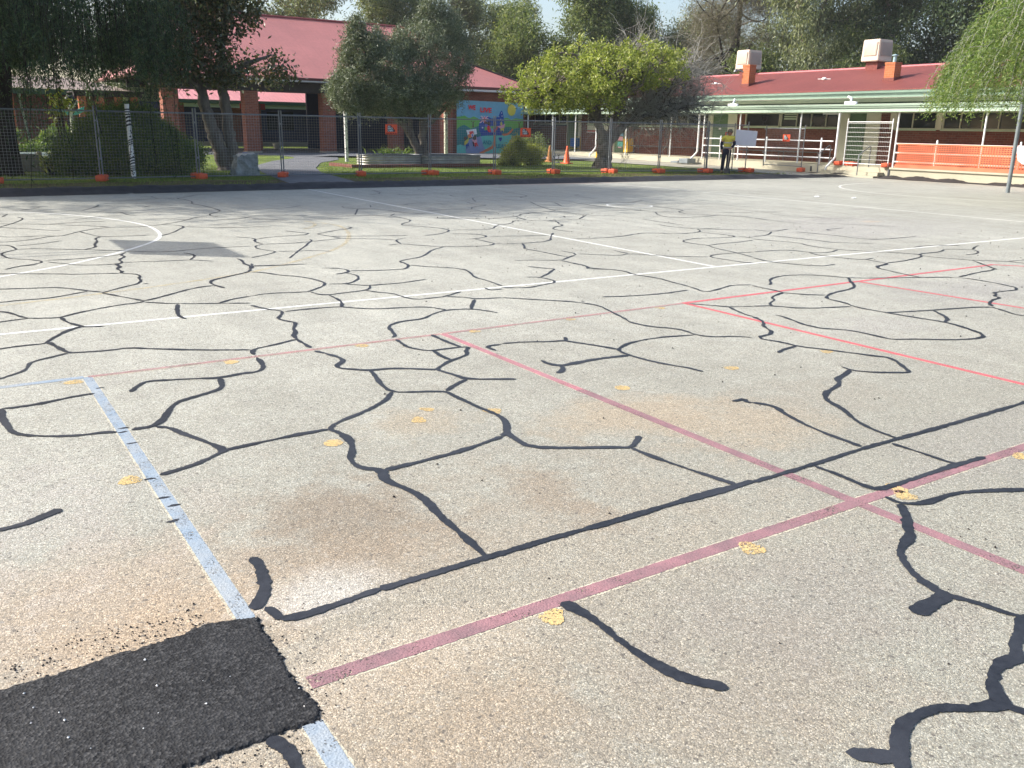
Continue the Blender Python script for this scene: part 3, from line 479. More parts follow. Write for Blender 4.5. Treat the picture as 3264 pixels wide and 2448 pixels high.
CR = "4.26,21.55 4.21,21.21 4.25,20.84;3.21,20.32 3.70,20.55 4.25,20.84 4.57,20.62;5.69,21.78 5.33,21.72 4.88,20.96 4.57,20.62 4.71,20.26 4.70,19.61 4.55,19.21 4.65,18.78 4.68,18.39 4.69,17.52 4.59,17.22 4.34,16.91 4.23,16.55 4.31,16.29;4.23,16.55 3.91,16.28 3.72,15.97 3.53,15.70 3.14,15.34 2.89,15.17 2.75,15.14 2.35,15.26 2.12,15.15 1.85,14.85 1.62,14.43 1.53,14.34 1.40,14.37 1.23,14.15 0.99,13.95 0.69,13.92;3.35,16.31 3.54,16.16 3.72,15.97;4.14,15.74 4.56,15.77 4.85,16.10;3.54,18.71 3.74,19.09;1.41,18.88 1.73,19.27 1.79,19.51;2.37,18.35 2.74,19.12 2.85,19.56;2.95,17.81 2.98,17.13 3.10,17.04;1.69,18.34 2.21,18.27 2.66,17.94 2.95,17.81 3.10,17.92;2.02,16.71 2.47,17.08 2.84,17.19 2.98,17.13;1.02,17.64 1.15,18.19;1.24,17.54 1.32,17.19 1.19,16.73 0.97,16.16 0.81,15.84;0.85,16.50 1.19,16.34 1.56,16.09 1.97,15.71 2.18,15.56 2.35,15.26;1.56,16.09 2.05,16.26 2.46,16.23;0.82,15.94 1.23,15.54 1.48,15.19 1.65,15.06;0.75,14.91 0.80,14.55 1.03,14.47 1.35,14.47 1.53,14.34;1.85,14.85 1.92,14.44 2.00,14.06 2.04,14.00 2.68,13.93;2.02,14.00 1.91,13.83 1.90,13.47 1.80,13.14 1.79,12.85 1.61,12.66;2.81,13.79 3.07,14.15 3.22,14.51 3.41,14.88 3.35,15.15 3.14,15.34;3.41,14.88 3.76,14.59 4.32,14.37;0.90,13.41 1.18,13.50 1.49,13.77;0.67,13.62 0.83,13.51 0.86,13.18 0.88,13.04 0.74,12.85 0.66,12.68 0.69,12.33 0.74,12.17 0.93,11.99 1.06,11.72 0.89,11.55 0.72,11.45 0.62,11.28;0.88,13.04 1.07,13.04 1.36,12.83 1.61,12.66 1.80,12.51 2.06,12.31 2.13,12.19 2.53,11.97 2.84,12.09 3.15,12.13 3.61,12.07;1.07,11.85 1.36,11.80 1.64,11.88 1.92,11.94 2.03,12.18;2.03,12.18 1.92,11.94 1.96,11.78 1.83,11.54 1.84,11.27 1.74,11.12 1.76,10.92 1.67,10.75;1.06,11.72 1.19,11.53 1.30,11.33 1.48,11.21 1.71,11.16 1.84,11.27;1.84,11.27 2.10,11.22 2.35,11.16 2.58,11.15 2.80,10.90;2.58,11.15 2.75,11.53 2.66,11.81;3.73,13.20 3.89,12.97;3.10,11.02 3.12,10.85 3.06,10.56 3.07,10.36 3.03,10.18;3.89,12.97 3.91,12.81 3.80,12.57 3.83,12.21;3.83,12.21 3.64,12.06 3.61,11.72 3.75,11.42 3.64,11.27 3.28,10.99;3.91,12.81 4.19,12.98 4.92,13.04 4.63,13.65;4.92,13.04 5.25,13.32 5.75,13.58 5.75,13.82;4.92,13.04 5.00,12.68 5.05,12.38 5.13,12.31 5.44,12.12 5.70,11.89;5.00,12.68 5.47,12.50 6.11,12.29;3.83,12.21 4.27,12.13 4.52,12.22 5.05,12.38;4.60,12.48 4.55,12.26 4.41,12.06 4.31,11.83 4.09,11.48 3.93,11.19 3.69,10.76;3.75,11.42 4.01,11.33 4.22,11.29 4.39,11.12;4.87,16.16 5.12,16.22 5.54,15.92 5.86,15.90;4.74,15.74 5.02,15.47 5.22,15.16;4.33,14.42 4.65,14.31;3.07,10.31 3.38,10.22 3.71,10.20;6.41,15.54 6.79,15.50 7.19,15.21 7.21,14.73 7.17,14.24 6.63,13.75 6.81,13.44 7.03,13.05 7.05,12.67 6.83,12.41 6.57,12.23 6.31,12.18;7.20,16.75 6.68,15.67;7.16,17.47 7.04,17.01 7.66,16.56 7.65,15.76 8.00,15.35;7.19,15.21 7.46,15.58;7.79,17.46 7.60,17.00;7.05,12.67 7.48,12.51 7.77,12.52 8.04,12.88 8.27,13.04;6.79,12.23 7.15,12.01 7.17,11.66 6.80,11.48 6.67,11.51;7.17,11.66 7.35,11.58;6.80,11.48 6.79,11.00 6.78,10.86 6.55,10.68 5.94,10.87 5.71,11.16 5.56,11.44 5.33,11.37;6.78,10.86 6.87,10.81;5.92,12.02 5.70,11.89 5.60,11.64 5.56,11.44;5.94,10.87 5.64,10.66 5.40,10.34 5.18,10.10 4.95,10.01 4.77,9.89 4.78,9.75 4.73,9.51 4.59,9.34;8.32,15.87 8.82,16.02 9.30,15.88 9.27,15.26 9.44,14.87;9.33,15.87 9.61,16.33 10.18,16.56 10.01,16.94 10.10,17.40;10.92,18.49 10.72,18.20 10.40,17.51;7.66,14.42 8.06,14.30 8.71,13.97 8.92,14.06;11.04,18.64 11.81,18.62;8.43,17.20 8.78,17.59 9.31,17.54 9.43,17.24;10.83,19.50 10.64,18.98 10.89,18.77;9.82,20.28 9.67,19.85 10.26,19.91 10.94,19.87;11.11,21.82 10.96,21.26 11.10,20.89;5.53,17.57 6.04,17.50 6.46,17.96;8.95,20.11 9.53,20.59 9.74,21.60;12.74,20.09 12.60,18.85 12.44,18.42 12.04,18.26 12.06,17.76 12.50,17.26 12.46,16.92 12.35,16.17 12.27,15.40 12.39,14.37 12.51,13.84 12.94,13.66;11.77,18.56 12.44,18.42 12.89,18.13 13.37,18.08;11.34,17.89 11.44,17.45 11.96,16.90 12.32,16.87;13.73,20.44 14.62,20.62;11.55,17.00 11.13,16.11 10.81,15.20 10.74,14.81 10.20,14.76 9.64,14.53 9.48,14.30 9.28,14.14 8.94,14.10;10.74,14.81 10.74,13.86 11.20,13.49;10.74,13.86 10.14,13.29;11.97,16.66 11.70,16.10 11.51,15.71;10.79,15.12 11.33,15.18;9.28,14.14 9.14,13.66 9.12,13.52 8.78,13.49 8.67,13.28 8.37,13.04 8.26,13.02;9.12,13.52 9.39,13.26 9.48,13.07 9.27,12.74 9.21,12.49 8.85,12.32 8.64,12.03 8.72,11.63;9.39,13.26 10.14,13.29 10.11,13.01;8.35,11.62 8.05,11.26 7.68,10.75 7.15,10.71 6.85,10.78;7.35,11.58 7.88,11.42 8.13,11.38;7.15,10.71 6.97,10.37 6.84,10.21 6.89,9.92 6.90,9.24;7.18,9.80 7.21,9.45 6.90,9.24 6.64,9.05 6.40,9.21 6.11,9.33;7.21,9.45 7.41,9.26 7.62,9.06 7.84,9.16 7.98,8.98 8.20,8.68 8.61,8.43;7.88,9.53 7.84,9.16;6.64,9.05 6.64,8.76 6.63,8.45 6.51,8.34;6.53,8.33 6.73,8.17;13.73,18.23 14.14,18.58;13.73,18.23 13.52,17.13;12.88,16.30 13.51,15.88 14.37,16.32;13.45,15.34 14.20,15.27;13.45,15.08 13.45,13.93 12.94,13.66 12.80,13.18 13.20,12.75 13.49,12.37 13.47,12.08;12.94,13.66 14.39,12.91;12.51,13.84 12.06,13.24 11.94,12.75 12.54,12.66 13.20,12.75;11.23,12.75 11.21,12.42 11.21,11.61;10.85,11.92 10.78,11.41 10.98,11.06 11.50,11.02;10.98,11.06 10.78,10.77 10.57,10.65 10.14,10.62 9.79,10.96 9.58,10.97 9.04,10.76 8.62,10.74 8.17,10.84;10.98,11.06 11.75,10.51;10.65,10.65 10.75,10.39 10.80,9.96 10.45,9.91 10.02,10.08 9.47,9.90 9.45,9.50 9.51,9.33 9.36,9.05 9.28,8.55 9.14,8.13;10.80,9.96 10.85,9.69;9.51,9.33 9.90,9.41 10.15,9.39 10.62,9.48;9.28,8.55 8.86,8.57 8.61,8.43 8.64,8.09 8.65,7.82 8.77,7.79;9.28,8.55 9.55,8.51;14.45,12.97 15.16,12.77;14.55,12.63 14.46,12.39 14.49,11.68 15.34,11.17;13.46,12.07 13.39,11.46 13.45,10.90;13.80,10.80 13.92,10.79 14.20,10.43 14.56,9.99 14.65,9.72;13.53,10.05 12.97,10.01 12.94,9.81;11.82,10.57 11.85,10.19 12.49,10.37;11.01,9.84 11.37,9.85 11.85,10.19;11.37,9.85 11.55,9.12 11.54,8.70 12.05,8.37;12.19,9.99 12.28,9.91 12.40,9.41 12.41,8.76 12.67,8.64 13.56,8.64;10.78,9.62 10.76,9.51 11.04,8.95 10.85,8.60 10.90,8.12 11.11,7.86 11.54,7.30 11.40,7.12 11.56,6.75 11.64,6.56 12.00,6.27 12.02,5.99;9.57,8.52 10.22,8.45 10.24,8.10 10.52,7.97 10.86,8.11;10.24,8.10 10.12,7.86 10.23,7.41 10.36,7.28 10.59,7.33;10.36,7.28 10.32,6.94 10.23,6.86 9.89,6.80 9.79,6.62;10.32,6.94 10.75,6.96 10.84,6.98 11.38,7.10 11.54,7.30 12.10,7.28 12.42,7.45 12.80,7.23 12.68,7.09 12.44,6.93 12.10,6.91;12.80,7.23 13.15,7.40 13.37,7.46;12.19,7.79 12.60,7.83 13.09,7.59;11.64,6.56 11.30,6.14 11.10,5.92;12.00,6.27 12.47,6.23;9.11,8.10 8.99,7.72 9.26,7.15 9.60,7.18;0.50,11.00 0.65,10.93 0.85,10.82 1.13,10.67 1.20,10.59 1.38,10.55 1.66,10.45;0.61,11.28 0.71,11.43 0.96,11.53;1.73,11.16 1.75,10.95 1.68,10.80 1.71,10.56 1.66,10.45 1.80,10.32 1.82,10.17 1.77,10.02 1.77,9.86 1.69,9.65 1.55,9.55 1.29,9.28;1.73,9.64 1.80,9.62;0.43,9.96 0.74,9.86 0.96,9.82 1.15,9.54 1.20,9.45 1.30,9.33;0.38,9.18 0.59,9.23 0.79,9.21 0.96,9.29 1.20,9.45;1.29,9.28 1.41,9.01 1.539,8.718 1.559,8.663 1.77,8.83 2.12,9.15 2.34,9.21;3.00,10.10 2.92,9.91 2.68,9.74 2.43,9.56 2.36,9.43 2.35,9.24 2.40,9.00;1.559,8.663 1.517,8.603 1.336,8.576 1.051,8.435 0.890,8.315 0.810,8.235 0.732,8.235 0.570,8.313 0.520,8.419 0.446,8.678 0.357,8.759;0.325,8.257 0.510,8.304 0.570,8.313;0.810,8.235 0.814,8.024 0.905,7.776 0.917,7.745 1.061,7.690;0.905,7.776 0.791,7.671 0.680,7.482 0.608,7.328 0.578,7.262 0.437,7.279 0.259,7.239;0.606,7.309 0.646,7.122 0.691,6.881 0.763,6.860 0.953,6.819 1.089,6.842 1.203,6.742 1.534,6.505 1.846,6.343;0.691,6.881 0.565,6.802 0.438,6.730 0.405,6.594 0.384,6.506 0.298,6.425 0.202,6.340;1.547,8.605 1.789,8.382 2.129,8.231 2.388,8.104;2.129,8.231 2.273,8.371 2.495,8.452;1.25: 1.790,8.363 1.724,8.100 1.670,7.820 1.700,7.670;0.692,5.719 0.606,5.719 0.466,5.679 0.366,5.646 0.214,5.643;0.883,5.643 0.935,5.742 1.010,5.848 1.154,5.802 1.313,5.752 1.435,5.692 1.662,5.746;1.441,5.688 1.420,5.583 1.394,5.464 1.322,5.404 1.094,5.303 1.047,5.239 0.990,5.123 0.935,4.987 0.862,4.894 0.751,4.894;3.04,10.58 3.07,10.36 3.00,10.10;3.08,10.35 3.39,10.25 3.70,10.19;3.14,10.53 3.03,10.14;2.94,9.90 3.05,9.80 3.14,9.55 3.30,9.36 3.39,9.10 3.40,8.75 3.087,8.441 3.042,8.414 2.663,8.522 2.495,8.452;3.74,9.82 3.93,9.70 3.95,9.48 3.86,9.36 3.72,9.32;3.95,9.48 4.22,9.36 4.53,9.30 4.62,9.36 4.75,9.56 4.76,9.71;4.75,9.56 4.91,9.33 5.19,9.04 5.12,8.72 4.99,8.44 5.00,8.14 4.96,7.80;3.85,9.34 3.90,9.16 3.84,8.95 3.68,8.74 3.56,8.68 3.41,8.75;3.56,8.68 3.67,8.53 3.75,8.47 3.92,8.47 4.09,8.45 4.47,8.56;3.75,8.47 3.68,8.31 3.593,8.225 3.390,8.208 3.169,8.163 3.098,8.222 3.076,8.411;3.593,8.225 3.658,8.067 3.761,7.941 3.764,7.744 3.808,7.538 3.994,7.539 4.155,7.557 4.418,7.723;3.174,8.147 3.158,7.820 3.096,7.630 3.047,7.552;2.531,7.577 2.662,7.593 2.896,7.585 3.047,7.552 3.147,7.420 3.283,7.299 3.521,7.248 3.752,7.173 3.828,6.963;4.149,7.546 4.302,7.409 4.325,7.296 4.603,7.235;4.321,7.278 4.189,7.107 4.055,6.900;4.173,6.617 4.138,6.736 4.055,6.900 3.828,6.963 3.635,6.864 3.463,6.708 3.259,6.713 3.116,6.636 3.052,6.546 2.993,6.315 2.966,6.238 2.917,6.197;2.922,6.127 2.903,6.008 2.883,5.851 2.925,5.746 2.979,5.668 3.096,5.670 3.238,5.661 3.305,5.623;3.236,6.134 3.226,5.871 3.238,5.661;3.001,5.655 2.976,5.520 2.977,5.369;3.287,5.625 3.211,5.546 3.174,5.448 3.096,5.396 2.962,5.341 2.803,5.217 2.771,5.173 2.781,5.110 2.812,4.993 2.826,4.866 3.117,4.707;2.826,4.866 2.698,4.791 2.579,4.696;2.771,5.173 2.559,5.338 2.471,5.371 2.359,5.384 2.277,5.464 2.209,5.537 2.206,5.590 2.242,5.639 2.309,5.709 2.323,5.794 2.289,5.945 2.238,6.083;2.356,7.998 2.418,7.766 2.504,7.649 2.505,7.562 2.439,7.429 2.367,7.306 2.417,7.163 2.455,7.101 2.417,6.995 2.356,6.880 2.341,6.769 2.270,6.623 2.249,6.501 2.251,6.308 2.246,6.187;2.245,6.504 2.038,6.406 1.868,6.358 1.824,6.245 1.823,6.188;1.812,6.100 1.800,5.961 1.776,5.834 1.730,5.741 1.654,5.718 1.606,5.712;2.366,5.380 2.334,5.217 2.281,5.015 2.272,4.844 2.382,4.781 2.499,4.728 2.573,4.686 2.568,4.589 2.576,4.434 2.581,4.295 2.604,4.141 2.589,4.025 2.554,3.952 2.480,3.839;2.272,4.844 2.185,4.727 2.100,4.656 1.961,4.559 1.736,4.452 1.669,4.368;3.561,5.589 3.405,5.588 3.411,5.434;4.74,7.79 4.714,7.633 4.87,7.65;4.91,7.73 4.97,7.67 5.15,7.58 5.33,7.64 5.66,7.74 5.65,8.08 5.52,8.17;5.65,8.08 5.85,8.23 6.04,8.41 6.17,8.52 6.07,8.62 5.97,8.82;6.61,8.78 6.66,8.56 6.56,8.39 6.74,8.18 6.80,7.95 6.72,7.78 6.81,7.41 6.76,7.14 6.72,6.75 6.63,6.53 6.74,6.51 7.07,6.63 7.21,6.68 7.44,6.59;5.508,6.802 5.752,6.707 6.18,6.64 6.56,6.68;4.603,7.235 4.920,6.911 5.123,6.703 5.201,6.468 5.139,6.254 5.023,5.857 4.959,5.719 5.008,5.496 5.125,5.370 5.156,5.239 5.117,5.092 5.189,4.959 5.378,4.891 5.463,4.784;5.177,6.720 5.209,6.690;5.117,5.092 4.759,5.175 4.458,5.141 4.286,5.046 4.224,4.998 4.194,4.855 4.219,4.631 4.274,4.454 4.330,4.351 4.347,4.213;1.50: 4.236,5.012 4.202,5.134 4.073,5.399 4.057,5.452 3.913,5.480 3.757,5.567 3.571,5.605;4.131,5.546 4.065,5.448;1.30: 4.186,4.833 3.935,4.866 3.705,4.848 3.574,4.833 3.526,4.931 3.542,5.032;3.574,4.833 3.537,4.749 3.439,4.686;1.30: 6.037,6.115 6.150,5.970 6.255,5.806 6.493,5.722;6.255,5.806 6.167,5.608 6.112,5.432 6.120,5.382;3.998,3.626 4.044,3.613 4.118,3.626 4.057,3.565 4.095,3.538;7.40,6.56 7.38,6.48 7.38,6.19 7.34,6.09 7.47,5.90 7.63,5.78;7.34,6.09 7.03,5.98 6.94,5.84 6.754,5.756 6.677,5.658;6.493,5.722 6.677,5.658 6.820,5.410 7.34,5.25;7.60,6.50 7.72,6.57 7.89,6.76 8.23,6.88 8.56,6.79 8.73,6.59 8.82,6.39 9.10,6.23 9.63,6.01 10.08,5.81 10.07,5.39 9.92,4.96 9.42,5.03 9.31,4.92 9.20,4.90 9.17,4.80 8.94,4.77 8.72,4.67 8.61,4.58;9.83,6.75 9.70,6.33 9.63,6.01;10.31,6.91 9.92,6.82;10.08,5.81 10.68,5.91 11.11,5.93 11.32,6.17 11.45,6.34;8.82,6.39 8.63,6.23 8.40,5.99 8.19,5.89 7.84,5.84 7.61,5.75 7.46,5.63 7.46,5.41 7.35,5.23 7.377,4.891 7.413,4.649 7.472,4.363 7.426,4.186 7.269,3.866 7.033,3.845 6.784,3.958 6.632,4.078 6.417,4.177 6.421,4.260 6.422,4.482 6.408,4.581 6.207,4.800 6.373,5.277 6.345,5.324;7.377,4.891 7.63,4.82 7.89,4.75 8.58,4.60 8.51,4.43 8.39,4.23 8.44,4.13;7.88,4.74 7.658,4.442 7.462,4.368;6.113,5.376 6.068,5.249 5.995,5.142 5.882,5.062 5.754,4.809 5.467,4.774 5.551,4.533 5.538,4.413 5.686,4.149 5.803,3.910 5.876,3.805 5.659,3.528 5.614,3.479 5.561,3.501 5.383,3.610 5.328,3.679 5.295,3.735 5.319,3.836;5.538,4.413 5.348,4.383 5.241,4.333;5.295,3.735 5.152,3.668 5.019,3.636 4.925,3.535 4.783,3.484 4.670,3.453 4.546,3.355 4.510,3.272 4.460,3.145 4.353,3.005 4.289,2.828 4.280,2.667;4.088,3.536 4.134,3.475 4.141,3.385 4.090,3.304 4.006,3.005 3.992,2.690;0.450,5.671 0.295,5.645 0.192,5.655;0.192,5.655 0.176,5.461 0.193,5.281 0.201,5.179 0.247,5.090 0.371,4.996 0.500,4.938 0.609,4.930 0.678,4.901;0.752,4.900 0.863,4.901 0.937,4.994 0.991,5.130;0.872,4.885 0.933,4.838 0.974,4.685 1.039,4.523 1.098,4.331 1.033,4.284 0.913,4.201 0.739,4.151;1.098,4.331 1.232,4.349 1.485,4.375 1.672,4.374;1.10: 0.043,3.870 0.133,3.872 0.217,3.918 0.296,3.965;1.672,4.374 1.706,4.235 1.682,4.085 1.635,3.976 1.581,3.878 1.582,3.753 1.667,3.677 1.614,3.550 1.673,3.374 1.676,3.223 1.651,3.072 1.641,2.823 1.626,2.648;1.674,3.667 1.879,3.683 2.121,3.709 2.425,3.793;1.167,2.630 1.337,2.633 1.621,2.640 1.695,2.640 1.974,2.647 2.268,2.641 2.635,2.650 2.999,2.646 3.123,2.653;1.25: 0.850,3.106 0.861,3.046 0.840,2.925 0.821,2.841 0.787,2.786 0.740,2.726;2.578,3.992 2.527,3.907 2.483,3.845 2.463,3.728 2.458,3.579 2.635,3.461 2.849,3.349 2.913,3.297 3.023,3.379 3.076,3.422;2.425,3.793 2.483,3.845;2.913,3.297 2.920,3.162 2.954,2.949 3.015,2.661;3.110,2.640 3.509,2.643 3.957,2.665 4.277,2.665 4.634,2.659 5.719,2.673;4.177,2.634 4.185,2.445 4.179,2.306 4.209,2.258;3.536,2.627 3.546,2.489 3.527,2.296 3.594,2.265 3.858,2.267 4.141,2.269 4.418,2.256;3.504,2.202 3.490,2.129 3.550,2.078 3.613,2.064 3.821,2.062 3.981,2.000 4.199,1.887;3.487,2.115 3.403,2.028 3.292,1.951 3.232,1.891 3.091,1.847 3.018,1.792 2.932,1.682 2.903,1.574;0.796,2.622 0.876,2.602 0.963,2.609 1.084,2.622 1.173,2.632;0.780,2.720 0.801,2.666 0.790,2.618;1.30: 0.572,2.050 0.599,1.989 0.603,1.929 0.586,1.852;1.10: 1.677,2.216 1.696,2.116 1.702,2.011 1.691,1.938 1.700,1.782 1.715,1.695 1.746,1.628 1.806,1.551;1.00: 2.914,1.655 2.902,1.593 2.894,1.530 2.931,1.466 2.956,1.364 2.983,1.295;1.75: 2.902,1.530 2.785,1.522 2.680,1.515;1.15: 3.017,1.283 2.983,1.295 2.927,1.278 2.866,1.249 2.781,1.222 2.738,1.188 2.702,1.173 2.659,1.192 2.552,1.166 2.492,1.128 2.447,1.079 2.425,1.074 2.327,1.116 2.269,1.158 2.194,1.174 2.093,1.171 1.993,1.106 1.942,1.065 1.901,1.021;2.436,1.073 2.466,0.994;1.15: 1.865,1.180 1.910,1.139 1.972,1.092"
mb = MB()
for q, s in enumerate(CR.split(';')):
    wm = 1.
    if ':' in s: wm, s = s.split(':'); wm = float(wm)
    p = poly(s)
    if len(p) > 2: p = [p[0]] + smooth(p, 1)[1:-1] + [p[-1]]
    near = math.hypot(*p[0]) < 7
    far = math.hypot(*np.array(p).mean(0)); ribbon(mb, p, wm*.037 if far < 4 else wm*.033 if far < 6.5 else (.031 if far < 10 else .029), (.0023+q*.000006), .0016 if near else .0022, None, rr, True, 0, .2)
SM = poly("0.703,4.882 0.711,4.676 0.686,4.126 0.693,3.868 0.715,3.760 0.724,4.950 0.674,3.599 0.738,5.830")
for q, (a, b) in enumerate(SM):
    mb.add([(a+(.026+.006*rr.randn()*.5)*math.cos(t)*(1+.15*math.sin(3*t+q)), b+.011*math.sin(t)*(1+.2*math.sin(2*t+q)), .0020+q*.00002) for t in np.arange(18)*2*PI/18], [list(range(18))])
struct('crack_sealant', mb, 'seal')
def line(name, mat, segs, w=.05, z=.004, jit=.0009, edge=None, step=.03, sm=0, under=None):
    mb = MB()
    for k, s in enumerate(segs):
        p = poly(s) if isinstance(s, str) else s
        if sm: p = smooth(p, sm)
        ribbon(mb, p, w, .0009+(z-.0035)*.4+k*.0001, jit, step, rr, False)
    struct(name, mb, mat)
line('white_court_lines', 'white_line', ["-6,7.79 18.5,7.70", "8.341,23.291 8.051,7.72", "17.966,22.892 18.011,7.73"], .052, .0055)
line('white_goal_circle_lines', 'white_line', ["0.2,19.2 0.925,18.75 1.36,18.45 1.785,18.12 2.2,17.45 2.6,16.6 2.83,15.8 2.915,15.19 2.91,14.6 2.85,14.05 2.75,13.6 2.6,13.2 2.3,12.7 2.0,12.25 1.6,11.75 1.22,11.33 0.855,11.03 0.441,10.7 -.3,10.3",
   "27.28,19.36 25.91,19.22 24.48,18.56 23.41,17.52 22.72,16.28 22.58,15.05 22.72,14.1 22.95,13.2 23.3,12.2 23.9,11.0"], .052, .0045, .0009, None, .05, 2)
line('faded_white_lines', 'faded_white', ["3,22.55 6.637,22.76 10.342,22.88 15.06,22.6"], .05, .0042)
ring = [(13.075+.5*math.cos(t), 15.32+.5*math.sin(t)) for t in np.linspace(0, 2*PI, 40)]
line('white_centre_ring', 'white_line', [ring], .05, .004)
line('worn_yellow_arcs', 'faint_yellow', ["5.60,14.6 5.70,14.05 5.57,13.437 5.34,12.77 5.045,12.124 4.72,11.57 4.385,11.147 4.02,10.8 3.647,10.45 3.27,10.13 2.95,9.9 2.451,9.66 1.973,9.48 1.506,9.32 1.085,9.2 0.784,9.12 0.41,9.03",
   "5.431,14.964 5.496,14.726 5.407,14.361 5.219,14.021 4.998,13.789"], .06, .0035, .004, None, .04, 1)
# squares of the painted ball game; an older cream coat peeps out along the edges of the newer paint
U_ = [("0.69,6.13 3.35,6.13", .06), ("3.335,6.13 3.335,.9", .068), ("0.80,2.23 5.3,2.23", .082), ("0.71,6.10 0.70,2.69", .072), ("0.695,2.045 .69,1.3", .072), ("6.01,6.15 6.02,2.2", .064)]
mb = MB()
for k, (s, w_) in enumerate(U_): ribbon(mb, poly(s), w_, .0005+k*.00004, .002, .015, rr, False)
struct('old_cream_lines', mb, 'old_white')
line('blue_court_lines', 'blue_line', ["0.71,6.14 0.704,2.68", "0.696,2.05 0.691,1.2", "-3,6.16 0.69,6.145"], .059, .0045, .0007, None, .015)
line('pale_pink_court_line', 'pale_pink', ["0.715,6.14 3.32,6.128", "3.33,6.128 5.99,6.16"], .048, .0048, .0012, None, .02)
line('pink_court_lines', 'pink_line', ["3.335,6.12 3.335,4.3"], .058, .0050, .0007, None, .015)
line('mauve_court_lines', 'mauve_line', ["3.335,4.3 3.335,0.9", "0.755,2.232 3.1,2.232", "3.1,2.232 5.4,2.232"], .066, .0051, .0008, None, .015)
line('red_court_lines', 'red_line', ["6.0,6.165 11.526,6.20", "6.015,6.16 6.022,2.4", "8.70,6.2 8.85,3.6", "11.5,6.19 12.2,5.4"], .056, .0053, .0007, None, .02)
mb = MB()
for k, (a, b, r, wv) in enumerate([(.62, 6.05, .055, .1), (1.62, 6.067, .055, .1), (2.607, 6.066, .055, .05), (3.604, 6.078, .05, .1), (4.583, 6.08, .045, .15), (5.644, 6.09, .05, .1), (.606, 4.156, .055, .1), (1.608, 4.158, .055, .05),
    (2.166, 4.27, .05, .25), (2.62, 4.20, .055, .1), (3.60, 4.193, .055, .05), (4.598, 4.195, .055, .05), (5.60, 4.17, .05, .1), (2.574, 2.16, .055, .1), (1.592, 2.155, .05, .15), (3.597, 2.165, .055, .12), (4.604, 2.16, .055, .1), (3.64, 2.235, .05, .3), (2.3, 4.42, .04, .3)]):
    m_ = 46; V = [(a, b, .0019)]; ph = rr.rand()*6
    for t in range(m_):
        an = t*2*PI/m_; q = r*(.94+wv*.7*math.sin(2*an+ph)+.12*math.sin(3*an+2*ph)*(wv > .08)+.05*rr.randn())
        V.append((a+q*math.cos(an), b+q*math.sin(an), .0019))
    mb.add(V, [(0, 1+t, 1+(t+1) % m_) for t in range(m_)])
struct('yellow_dots', mb, 'yellow')
# fresh asphalt patch with a crumbly edge
PT = np.array(poly("-0.046,2.661 0.113,2.666 0.248,2.677 0.368,2.684 0.502,2.686 0.573,2.713 0.665,2.691 0.737,2.670 0.731,2.600 0.730,2.441 0.721,2.273 0.731,2.195 0.738,2.089 0.718,2.048 0.629,2.052 0.563,2.048 0.470,2.047 0.365,2.044 0.242,2.034 -0.081,2.078"))
def inside(x, y, P):
    c = np.zeros(x.shape, bool); j = len(P)-1
    for i in range(len(P)):
        xi, yi = P[i]; xj, yj = P[j]
        cond = ((yi > y) != (yj > y)) & (x < (xj-xi)*(y-yi)/(yj-yi+1e-12)+xi); c ^= cond; j = i
    return c
st = .0055; gx = np.arange(-.35, .80, st); gy = np.arange(1.95, 2.78, st); GX, GY = np.meshgrid(gx, gy)
nzx = np.kron(rr.randn(len(gy)//2+1, len(gx)//2+1), np.ones((2, 2)))[:len(gy), :len(gx)]; nzy = np.kron(rr.randn(len(gy)//2+1, len(gx)//2+1), np.ones((2, 2)))[:len(gy), :len(gx)]
PT2 = PT.copy(); PT2[0, 0] = -.5; PT2[-1, 0] = -.5
PP = np.vstack([PT2[:1]*0+np.array([-.5, 2.665]), PT2[1:]]); PP[-1] = (-.5, 2.05)
inm = inside(GX+.0045*nzx, GY+.0045*nzy, PP)
nei = sum(np.roll(np.roll(inm.astype(float), i, 0), j, 1) for i in (-2, -1, 0, 1, 2) for j in (-2, -1, 0, 1, 2))/25
Z = np.where(inm, .0035*np.clip(nei*1.6-.5, 0, 1)+.005+.00045*rr.randn(*GX.shape)+.0003*nzx, -.004); Z = Z + .0016*np.sin(GX*9+2*np.sin(GY*7))*np.sin(GY*11)*inm
idx = np.arange(GX.size).reshape(GX.shape); cell = (nei[:-1, :-1] > .05) & (nei[1:, 1:] > .05)
F = np.stack([idx[:-1, :-1], idx[:-1, 1:], idx[1:, 1:], idx[1:, :-1]], -1)[cell]
struct('asphalt_patch', MB().add(np.stack([GX+.0012*nzy, GY, Z], -1).reshape(-1, 3), F, 0, True), 'patch')
# crumbs of fresh asphalt and pale stones strewn round the patch
mb = MB(); mb2 = MB()
def crumb(mb, a, b, r, seed, z=0.):
    q = np.random.RandomState(seed); v = np.array([(1, 0, 0), (-1, 0, 0), (0, 1, 0), (0, -1, 0), (0, 0, 1), (0, 0, -.3)])*r*(.6+.7*q.rand(6, 1)) + np.array([a, b, z+r*.3])
    mb.add(v, np.array([(0, 2, 4), (2, 1, 4), (1, 3, 4), (3, 0, 4), (2, 0, 5), (1, 2, 5), (3, 1, 5), (0, 3, 5)]))
for q in range(620):
    t = rr.rand(); e = abs(rr.randn())*.10
    a = -.2+.78*t; b = 2.668+.05*t+e
    if rr.rand() < .22: a, b = .72+abs(rr.randn())*.12, 2.05+.65*rr.rand()
    if rr.rand() < .2: a, b = .2+.45*rr.rand(), 2.03-abs(rr.randn())*.07
    crumb(mb, a, b, (.0016+.0034*rr.rand()**2)*(1 if e < .2 else .7), q)
